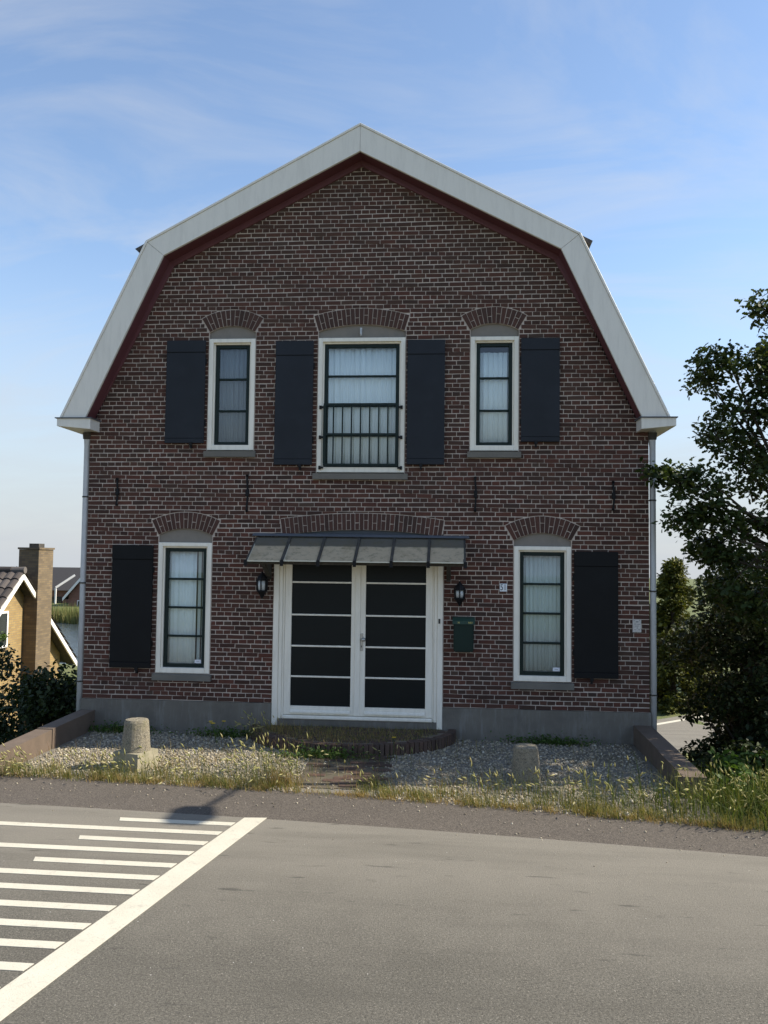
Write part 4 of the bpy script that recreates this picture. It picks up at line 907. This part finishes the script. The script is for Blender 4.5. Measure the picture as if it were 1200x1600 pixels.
o, tip, dr = blades('step_weeds', np.stack([x, y, np.full(n, -.308)], 1), rng.uniform(.015, .09, n), .006, 'grass', .8); tag(o, 'low weeds and moss growing over the step paving', 'weeds')
# green tufts at the foot of the plinth
for cx_, cy_, lab in ((-3.3, -.18, 'green weeds against the plinth at the lake side wall'), (-1.75, -.25, 'green weeds against the plinth under the lantern'), (2.6, -.15, 'dark green weeds at the plinth below the shuttered window'), (-.35, -1.32, 'green weeds at the foot of the kerb bricks')):
    n = 900; P = np.stack([rng.normal(cx_, .28, n), rng.normal(cy_, .06, n), GZ+np.abs(rng.normal(0, .05, n))], 1)
    tag(leaves('weed_patch', P, .035, OVAL, 'weedleaf', kind='stuff'), lab, 'weeds')
# yellow flowers
def flower(x, y, h, lab, z=GZ, k=3):
    f_ = thing('yellow_flower', (x, y, z), lab, 'flower', 'yellow flowering weeds'); s_ = MB(); hd = MB()
    for i_ in range(k):
        dx, dy = random.uniform(-.09, .09), random.uniform(-.05, .03); hh = h*random.uniform(.75, 1); s_.tube([(x, y, z-.01), (x+dx*.5, y+dy*.5, z+hh*.6), (x+dx, y+dy, z+hh)], .0035, 5)
        for p_ in range(9):
            a = p_*.698; hd.add([(x+dx, y+dy, z+hh), (x+dx+.024*math.cos(a-.3), y+dy+.024*math.sin(a-.3), z+hh+.012), (x+dx+.028*math.cos(a), y+dy+.028*math.sin(a), z+hh+.006), (x+dx+.024*math.cos(a+.3), y+dy+.024*math.sin(a+.3), z+hh+.012)], [(0,1,2,3)])
    s_.build('stem', 'weedleaf', f_); hd.build('petals', 'flower', f_)
flower(-1.78, -.75, .34, 'yellow flowering weed on the gravel beside the step', k=4); flower(.58, -1.2, .28, 'single yellow flower rising before the kerb bricks', k=1)

# ------------------------------------------------------------------ oak tree
def limb(mb, pts, r0, r1, n=8): mb.tube(pts, [r0+(r1-r0)*k/(len(pts)-1) for k in range(len(pts))], n)
def clumps(tips, n, rad, squash=.7):
    out = []
    for tpt, s_ in tips:
        m_ = int(n*s_*s_); d = rng.normal(size=(m_, 3)); d /= np.linalg.norm(d, axis=1)[:, None]; r_ = rad*s_*rng.random(m_)**.45
        d *= r_[:, None]; d[:, 2] *= squash; out.append(np.array(tpt)+d)
    return np.concatenate(out)
oak = thing('oak_tree', (6.7, .3, -1.5), 'large leafy oak tree with lobed leaves beside the house', 'tree')
tr = MB(); fork = (6.65, .25, 1.3); limb(tr, [(6.75, .35, -1.7), (6.7, .3, -.4), fork], .2, .14, 12)
ORAW = [(4.02,-.42,3.2,.28),(4.35,-.4,2.55,.28),(4.75,-.45,3.0,.62),(4.25,-.45,3.12,.42),(4.5,-.4,2.75,.35),(4.95,-.3,2.45,.6),(4.72,-.1,2.2,.45),(5.2,-.2,2.0,.8),(5.6,0,2.6,.95),(5.3,-.1,3.35,.7),(4.85,0,3.75,.5),(5.2,.1,4.1,.75),
        (4.75,.1,4.55,.42),(5.05,.1,4.8,.5),(5.45,0,4.6,.7),(5.6,.1,3.7,.9),(6.1,0,4.4,1.0),(5.9,.3,4.9,.5),(5.55,0,5.45,.32),(6.4,.2,5.0,.6),(6.8,.3,5.1,.8),(7.3,.2,5.3,1.0),(7.9,.4,4.4,1.0),(6.9,.6,4.2,1.1),
        (6.3,-.6,3.2,1.0),(6.9,-.9,3.9,.9),(6.5,1.0,3.2,1.1),(7.5,.9,3.3,1.1),(7.3,-.5,2.7,1.0),(5.9,.6,1.9,.9),(6.4,-.4,2.1,.9),(5.5,.8,1.5,.8),(5.0,.4,1.55,.6),(7.6,.4,5.5,.7),(8.2,0,5.2,.8),(8.4,.8,3.3,1.0),(5.9,-.5,4.0,.7),(5.25,-.35,1.5,.55),(5.8,-.2,1.2,.7),(6.9,-1.3,3.0,.9),(7.4,-1.4,4.0,1.0),(7.9,-1.2,5.2,1.0),(8.5,-.9,5.7,.9),(7.2,-.7,4.9,1.0),(8.6,-1.3,4.2,1.0),(8.0,-.4,3.2,1.0),(8.9,-.3,5.4,.9),(6.6,-1.2,2.2,.8),(7.7,-1.5,2.4,.9),(8.9,.2,6.1,.8),(6.5,-.6,5.0,.8)]
tips = []
for x, y, z, s_ in ORAW:
    q = Vector((x, y, z)); f0 = Vector(fork); md = f0.lerp(q, .5)+Vector((random.uniform(-.2, .2), random.uniform(-.2, .2), .25)); limb(tr, [f0, f0.lerp(md, .5)+Vector((0,0,.08)), md, md.lerp(q, .6), q], .06*s_+.015, .008, 6)
    for k in range(int(10*s_)+3):
        d = Vector((random.gauss(0, 1), random.gauss(0, 1), random.gauss(0, .8))).normalized()*random.uniform(.25, .62)*s_
        e = q+d; limb(tr, [q, q+d*.55+Vector((0,0,.03)), e], .008, .003, 4); tips.append((tuple(e), .30*random.uniform(.7, 1.25)))
tr.build('trunk', 'bark', oak)
leaves('crown', clumps(tips, 690, .76), .085, OAK, 'oakleaf', oak, .5, 'stuff')

# ------------------------------------------------------------------ shrubs and other trees
def shrub(name, c, rx, ry, rz, n, size, m_, label, cat, group=None, shape=OVAL, nb=26):
    t_ = thing(name, (c[0], c[1], c[2]-rz), label, cat, group); s_ = MB(); tp = []
    for k in range(nb):
        d = rng.normal(size=3); d /= np.linalg.norm(d); d *= rng.uniform(.55, 1.0); e = Vector((c[0]+d[0]*rx, c[1]+d[1]*ry, c[2]+d[2]*rz)); b0 = Vector((c[0], c[1], c[2]-rz))
        limb(s_, [b0, b0.lerp(e, .5)+Vector((0, 0, .12*rz)), e], .03, .008, 5); tp.append((tuple(e), rng.uniform(.6, 1.3)))
    s_.build('stems', 'bark', t_)
    P = clumps(tp, n/nb, .34*(rx*ry*rz)**(1/3)*1.15); leaves('crown', P, size, shape, m_, t_, .3, 'stuff'); return t_
G1 = 'shrubs on the lake side slope'
shrub('shrub', (-5.2, 1.3, -.95), 1.25, .9, 1.25, 11000, .085, 'shrubleaf', 'dark leafy shrub pressed against the lake side wall', 'shrub', G1)
shrub('shrub', (-6.6, 2.8, -1.2), 1.5, 1.1, 1.5, 13000, .09, 'shrubleaf', 'dark bushy shrub in front of the yellow brick gable', 'shrub', G1)
shrub('shrub', (-4.95, 3.4, -.95), .8, .9, 1.2, 14000, .085, 'shrubleaf', 'dark leggy shrub behind the downpipe with twigs before the water', 'shrub', G1)
shrub('shrub', (-6.2, .2, -1.3), 1.3, .9, 1.0, 9500, .08, 'shrubleaf', 'low dark shrub below the end of the lake side wall', 'shrub', G1)
shrub('shrub', (-8.2, 4.6, -1.4), 1.5, 1.1, 1.7, 9500, .09, 'shrubleaf', 'dark shrub under the window of the yellow house', 'shrub', G1)
shrub('shrub', (-4.75, .75, -.9), .6, .55, .75, 5000, .07, 'shrubleaf', 'dark shrub tucked between the downpipe and the lake side wall', 'shrub', G1)
G2 = 'shrubs under the oak'
shrub('shrub', (5.75, 1.0, -.35), .95, .9, 1.1, 11000, .075, 'shrubleaf', 'dark dense shrub beside the road gap under the oak', 'shrub', G2)
shrub('shrub', (6.6, .2, -.1), 1.2, .9, 1.3, 13000, .08, 'shrubleaf', 'broad dark shrub at the oak trunk', 'shrub', G2)
shrub('shrub', (5.3, -.6, -.85), .95, .6, .55, 8000, .075, 'shrubleaf', 'low dark shrub along the dark retaining wall', 'shrub', G2)
shrub('shrub', (6.1, -1.2, -.55), 1.0, .6, .75, 8000, .08, 'shrubleaf', 'dark shrub at the verge behind the barley grass', 'shrub', G2)
shrub('shrub', (6.6, 3.2, .2), 1.3, 1.2, 2.0, 14000, .085, 'shrubleaf', 'tall dark shrub behind the oak', 'shrub', G2)
shrub('shrub', (6.1, 1.5, 1.0), 1.1, .9, 1.1, 9000, .085, 'shrubleaf', 'dark upright shrub filling the gap under the lowest oak boughs', 'shrub', G2)
shrub('shrub', (7.2, 1.2, .9), 1.1, .9, 1.3, 9000, .085, 'shrubleaf', 'dark shrub behind the oak trunk', 'shrub', G2)
shrub('shrub', (4.72, -.75, -.78), .55, .75, .42, 4500, .06, 'shrubleaf', 'low dark ground shrub creeping over the dark retaining wall edge', 'shrub', G2)
shrub('shrub', (5.0, .55, -1.0), .7, .6, .55, 4500, .065, 'shrubleaf', 'low dark shrub before the gap to the lower road', 'shrub', G2)
shrub('nettle_clump', (4.62, -2.15, -.34), .55, .42, .32, 1500, .085, 'weedleaf', 'bright green broad leaved weed clump at the wall end', 'weed', None, OVAL, 22)
shrub('deciduous_tree', (16.5, 33, -.6), 3.2, 2.6, 3.4, 9000, .2, 'shrubleaf', 'round green tree beyond the lower road', 'tree')
shrub('deciduous_tree', (22, 36, -.4), 4, 3, 3.6, 9000, .22, 'shrubleaf', 'wide green tree standing before the tiled roof', 'tree')
shrub('deciduous_tree', (6.3, 34, -1.7), 2.4, 2.4, 2.6, 5000, .2, 'oakleaf', 'light green tree behind the conifer', 'tree')
# conifer
con = thing('conifer_tree', (10.7, 26, -4.2), 'yellow green conifer with drooping sprays behind the lower road', 'tree')
tk = MB(); limb(tk, [(10.7, 26, -4.3), (10.7, 26, 2.0)], .16, .03); tk.build('trunk', 'bark', con)
tp = []
for k in range(380):
    u = rng.random()**1.5; z = -3.9+u*5.9; r_ = (1-u)**.75*1.5*rng.uniform(.55, 1.3)+.08; a = rng.uniform(0, 6.283); tp.append(((10.7+r_*math.cos(a), 26+r_*math.sin(a), z-.15*r_), rng.uniform(.6, 1.2)))
leaves('crown', clumps(tp, 130, .36, .55), .16, DIA, 'conifer', con, .8, 'stuff')

# ------------------------------------------------------------------ neighbour with yellow brick gable
nb_ = thing('yellow_brick_house', (-15, 11.9, -4.2), 'yellow brick house with tiled roof and tall brick chimney below the dyke', 'house')
RY, RZ, PT = 11.83, 1.50, math.tan(R(38.5)); XG = -11.35
def yz(mb, poly, x0, x1):
    n_ = len(poly); V = [(x0, y, z) for y, z in poly]+[(x1, y, z) for y, z in poly]
    return mb.add(V, [tuple(range(n_)), tuple(reversed(range(n_, 2*n_)))]+[(k, n_+k, n_+(k+1) % n_, (k+1) % n_) for k in range(n_)])
HW = 3.7
yz(MB(), [(RY-3.2, -4.4), (RY+3.2, -4.4), (RY+3.2, RZ-.12-3.2*PT), (RY, RZ-.12), (RY-3.2, RZ-.12-3.2*PT)], -21, XG).build('wall', 'yellowbrick', nb_)
for sg in (-1, 1):
    yz(MB(), [(RY, RZ-.03), (RY+sg*HW, RZ-.03-HW*PT), (RY+sg*HW, RZ-.20-HW*PT), (RY, RZ-.20)], -11.03, -10.985).build('barge_board', 'brightwhite', nb_)
    yz(MB(), [(RY, RZ-.1), (RY+sg*HW, RZ-.1-HW*PT), (RY+sg*HW, RZ-.13-HW*PT), (RY, RZ-.13)], XG+.002, -11.032).build('soffit', 'weathered', nb_)
    yz(MB(), [(RY, RZ+.02), (RY+sg*HW, RZ+.02-HW*PT), (RY+sg*HW, RZ-.09-HW*PT), (RY, RZ-.09)], -21.3, -11.04).build('roof_slope', 'darktile', nb_)
tiles = MB()
for sg in (-1, 1):
    rows = 12; cols = 26
    for r_ in range(rows):
        d0, d1 = HW*r_/rows, HW*(r_+1)/rows+.03
        for c_ in range(cols):
            xr = -10.96-c_*.24; V = []
            for d, dz in ((d0, .035), (d1, .075)):
                for k in range(5): V.append((xr-.24*k/4, RY+sg*d, RZ+dz-d*PT+.045*math.sin(math.pi*k/4)))
            tiles.add(V, [(k, k+1, 5+k+1, 5+k) if sg < 0 else (k+1, k, 5+k, 6+k) for k in range(4)])
o = tiles.build('pantiles', 'pantile', nb_, kind='stuff')
for k in range(24): MB().tube([(-10.95-k*.4, RY, RZ+.06), (-11.37-k*.4, RY, RZ+.05)], [.10, .085], 10).build('ridge_tile', 'pantile', nb_)
ch = MB(); ch.box(-11.54, -10.93, 12.56, 13.48, -4.3, 2.16); ch.box(-11.57, -10.90, 12.53, 13.51, 2.163, 2.22)
cho = ch.build('chimney', 'chimneybrick', nb_); MB().box(-11.38, -11.08, 12.85, 13.2, 2.222, 2.34).build('chimney_pot', 'weathered', cho)
wf = MB(); y0, y1, z0, z1 = 9.6, 11.68, -.62, .40
for a, b_, c_, d_ in ((y0, y1, z1-.06, z1), (y0, y1, z0, z0+.06), (y0, y0+.06, z0+.061, z1-.061), (y1-.07, y1, z0+.061, z1-.061), (10.72, 10.79, z0+.061, z1-.061)): wf.box(XG-.02, XG+.03, a, b_, c_, d_)
wn = wf.build('window', 'brightwhite', nb_)
for a, b_ in ((y0+.06, 10.72), (10.79, y1-.07)): MB().box(XG+.002, XG+.008, a, b_, z0+.06, z1-.06).build('pane', 'darkglass', wn)
leaves('pot_plant', clumps([((XG+.06, 11.15, -.25), .8), ((XG+.06, 11.4, -.3), .7), ((XG+.06, 10.95, -.28), .6)], 90, .2), .09, OVAL, 'weedleaf', None, .3)
tag(bpy.data.objects['pot_plant'], 'bright green plant on the sill of the yellow brick gable window', 'plant')

# ------------------------------------------------------------------ far houses, reeds, tree line
def far_house(cx, cy, w_, dpt, eave, ridge, label, gable=True, rz=0.0):
    h_ = thing('far_house', (cx, cy, -5), label, 'house', 'brick houses across the lake'); c_, s_ = math.cos(rz), math.sin(rz)
    T = lambda V: [(cx+(x*c_-y*s_), cy+(x*s_+y*c_), z) for x, y, z in V]
    def add(fn, name, m_, par=h_): mb = MB(); fn(mb); mb.v = T(mb.v); return mb.build(name, m_, par)
    add(lambda m_: m_.xz([(-w_/2, -5.2), (w_/2, -5.2), (w_/2, eave), (0, ridge), (-w_/2, eave)], 0, dpt), 'wall', 'redbrick_far')
    sl_ = (ridge-eave)/(w_/2)
    for sg in (-1, 1):
        rf = add(lambda m_: m_.xz([(0, ridge+.05), (sg*(w_/2+.5), eave-.5*sl_+.05), (sg*(w_/2+.5), eave-.5*sl_+.25), (0, ridge+.25)], -.5, dpt+.4), 'roof_slope', 'darktile')
        add(lambda m_: m_.xz([(0, ridge-.12), (sg*(w_/2+.5), eave-.5*sl_-.12), (sg*(w_/2+.5), eave-.5*sl_+.26), (0, ridge+.26)], -.62, -.51), 'barge_board', 'brightwhite')
    for x, z in ((-w_*.22, eave-1.6), (w_*.12, eave-1.6), (w_*.0, eave+.4)):
        wi = add(lambda m_: m_.box(x-.75, x+.75, -.08, -.01, z, z+1.0), 'window', 'brightwhite')
        add(lambda m_: m_.box(x-.65, x-.05, -.11, -.081, z+.1, z+.9), 'pane', 'darkglass', wi); add(lambda m_: m_.box(x+.05, x+.65, -.11, -.081, z+.1, z+.9), 'pane', 'darkglass', wi)
    return h_
far_house(-41.4, 88, 6.6, 5.5, -2.9, .9, 'red brick far house with white barge boards and dark roof beside the reeds')
lg = thing('far_house', (-45, 96, -5), 'long dark roofed far house row behind the reeds with white dormer edges', 'house', 'brick houses across the lake')
MB().box(-62, -34, 94, 103, -5.2, -2.4).build('wall', 'redbrick_far', lg); yz(MB(), [(93.4, -2.6), (98.5, .25), (103.6, -2.6)], -62.5, -33.5).build('roof_slope', 'darktile', lg)
for x in (-46.45, -49.6):
    MB().bar((x-1.9, 92.2, -2.2), (x+.1, 93.2, -.62), .2, .26).build('white_verge', 'brightwhite', lg)
    MB().bar((x-1.9, 92.2, -5.2), (x-1.9, 92.2, -2.25), .18, .18).build('white_post', 'brightwhite', lg)
    MB().box(x-.4, x+1.2, 93.85, 93.95, -4.4, -3.4).build('window', 'darkglass', lg)
n = 9000; x = rng.uniform(-75, -14, n); y = rng.uniform(80.0, 82.6, n)+.3*np.sin(x*.7)
tag(blades('reeds', np.stack([x, y, np.full(n, -5.9)], 1), rng.uniform(1.5, 2.9, n), .09, 'reed', .12, (-.05, 0))[0], 'belt of tall green and straw reeds along the far bank', 'reeds')
# reed clumps in front stand a little proud
n = 1500; x = rng.normal(-38.4, .8, n); y = rng.uniform(79, 80, n)
tag(blades('reed_clump', np.stack([x, y, np.full(n, -5.9)], 1), rng.uniform(1.2, 2.6, n), .07, 'reed', .12, (-.05, 0))[0], 'paler reed clump standing forward in the water', 'reeds')
P = []
for k in range(260):
    x = rng.uniform(-260, 320); y = rng.uniform(250, 340); P.append(((x, y, -6.0-(math.hypot(x, y)-300)*.018+rng.uniform(-1, 1.5)), rng.uniform(.6, 1.1)))
tag(leaves('far_woods', clumps(P, 60, 5, .6), 1.1, DIA, 'shrubleaf', kind='stuff'), 'far line of trees along the horizon', 'woods')
rh = thing('tiled_roof_house', (31, 60, -4.2), 'house with reddish tiled roof seen through the leaves of the trees', 'house')
MB().box(24, 38, 56, 64, -4.4, -1.6).build('wall', 'redbrick_far', rh); yz(MB(), [(55.2, -1.8), (60, 1.0), (64.8, -1.8)], 23.5, 38.5).build('roof_slope', M['pantile'], rh)
# ------------------------------------------------------------------ street lamp on the verge (its shadow falls on the road)
lp = thing('street_lamp', (5.75, -1.78, GZ), 'grey street lamp on the verge beside the oak reaching over the road', 'street lamp')
MB().tube([(5.75, -1.78, -.6), (5.75, -1.78, 2), (5.75, -1.78, 5.15)], [.065, .055, .04], 12).build('pole', 'greypole', lp, True)
MB().tube([(5.75, -1.78, 5.1), (5.74, -1.95, 5.25), (5.66, -2.7, 5.32)], .028, 8).build('arm', 'greypole', lp, True)
hd = MB(); hd.add([(5.50+x, -2.62-y, 5.30+z) for x, y, z in ((-.05,0,.0),(.25,0,.0),(.33,.35,-.02),(.25,.62,.0),(-.05,.62,0),(-.13,.35,-.02),(.02,.1,.14),(.18,.1,.14),(.18,.5,.12),(.02,.5,.12))],
    [(5,4,3,2,1,0),(0,1,7,6),(1,2,8,7),(2,3,8),(3,4,9,8),(4,5,9),(5,0,6,9),(6,7,8,9)]); hd.build('lamp_head', 'greypole', lp)
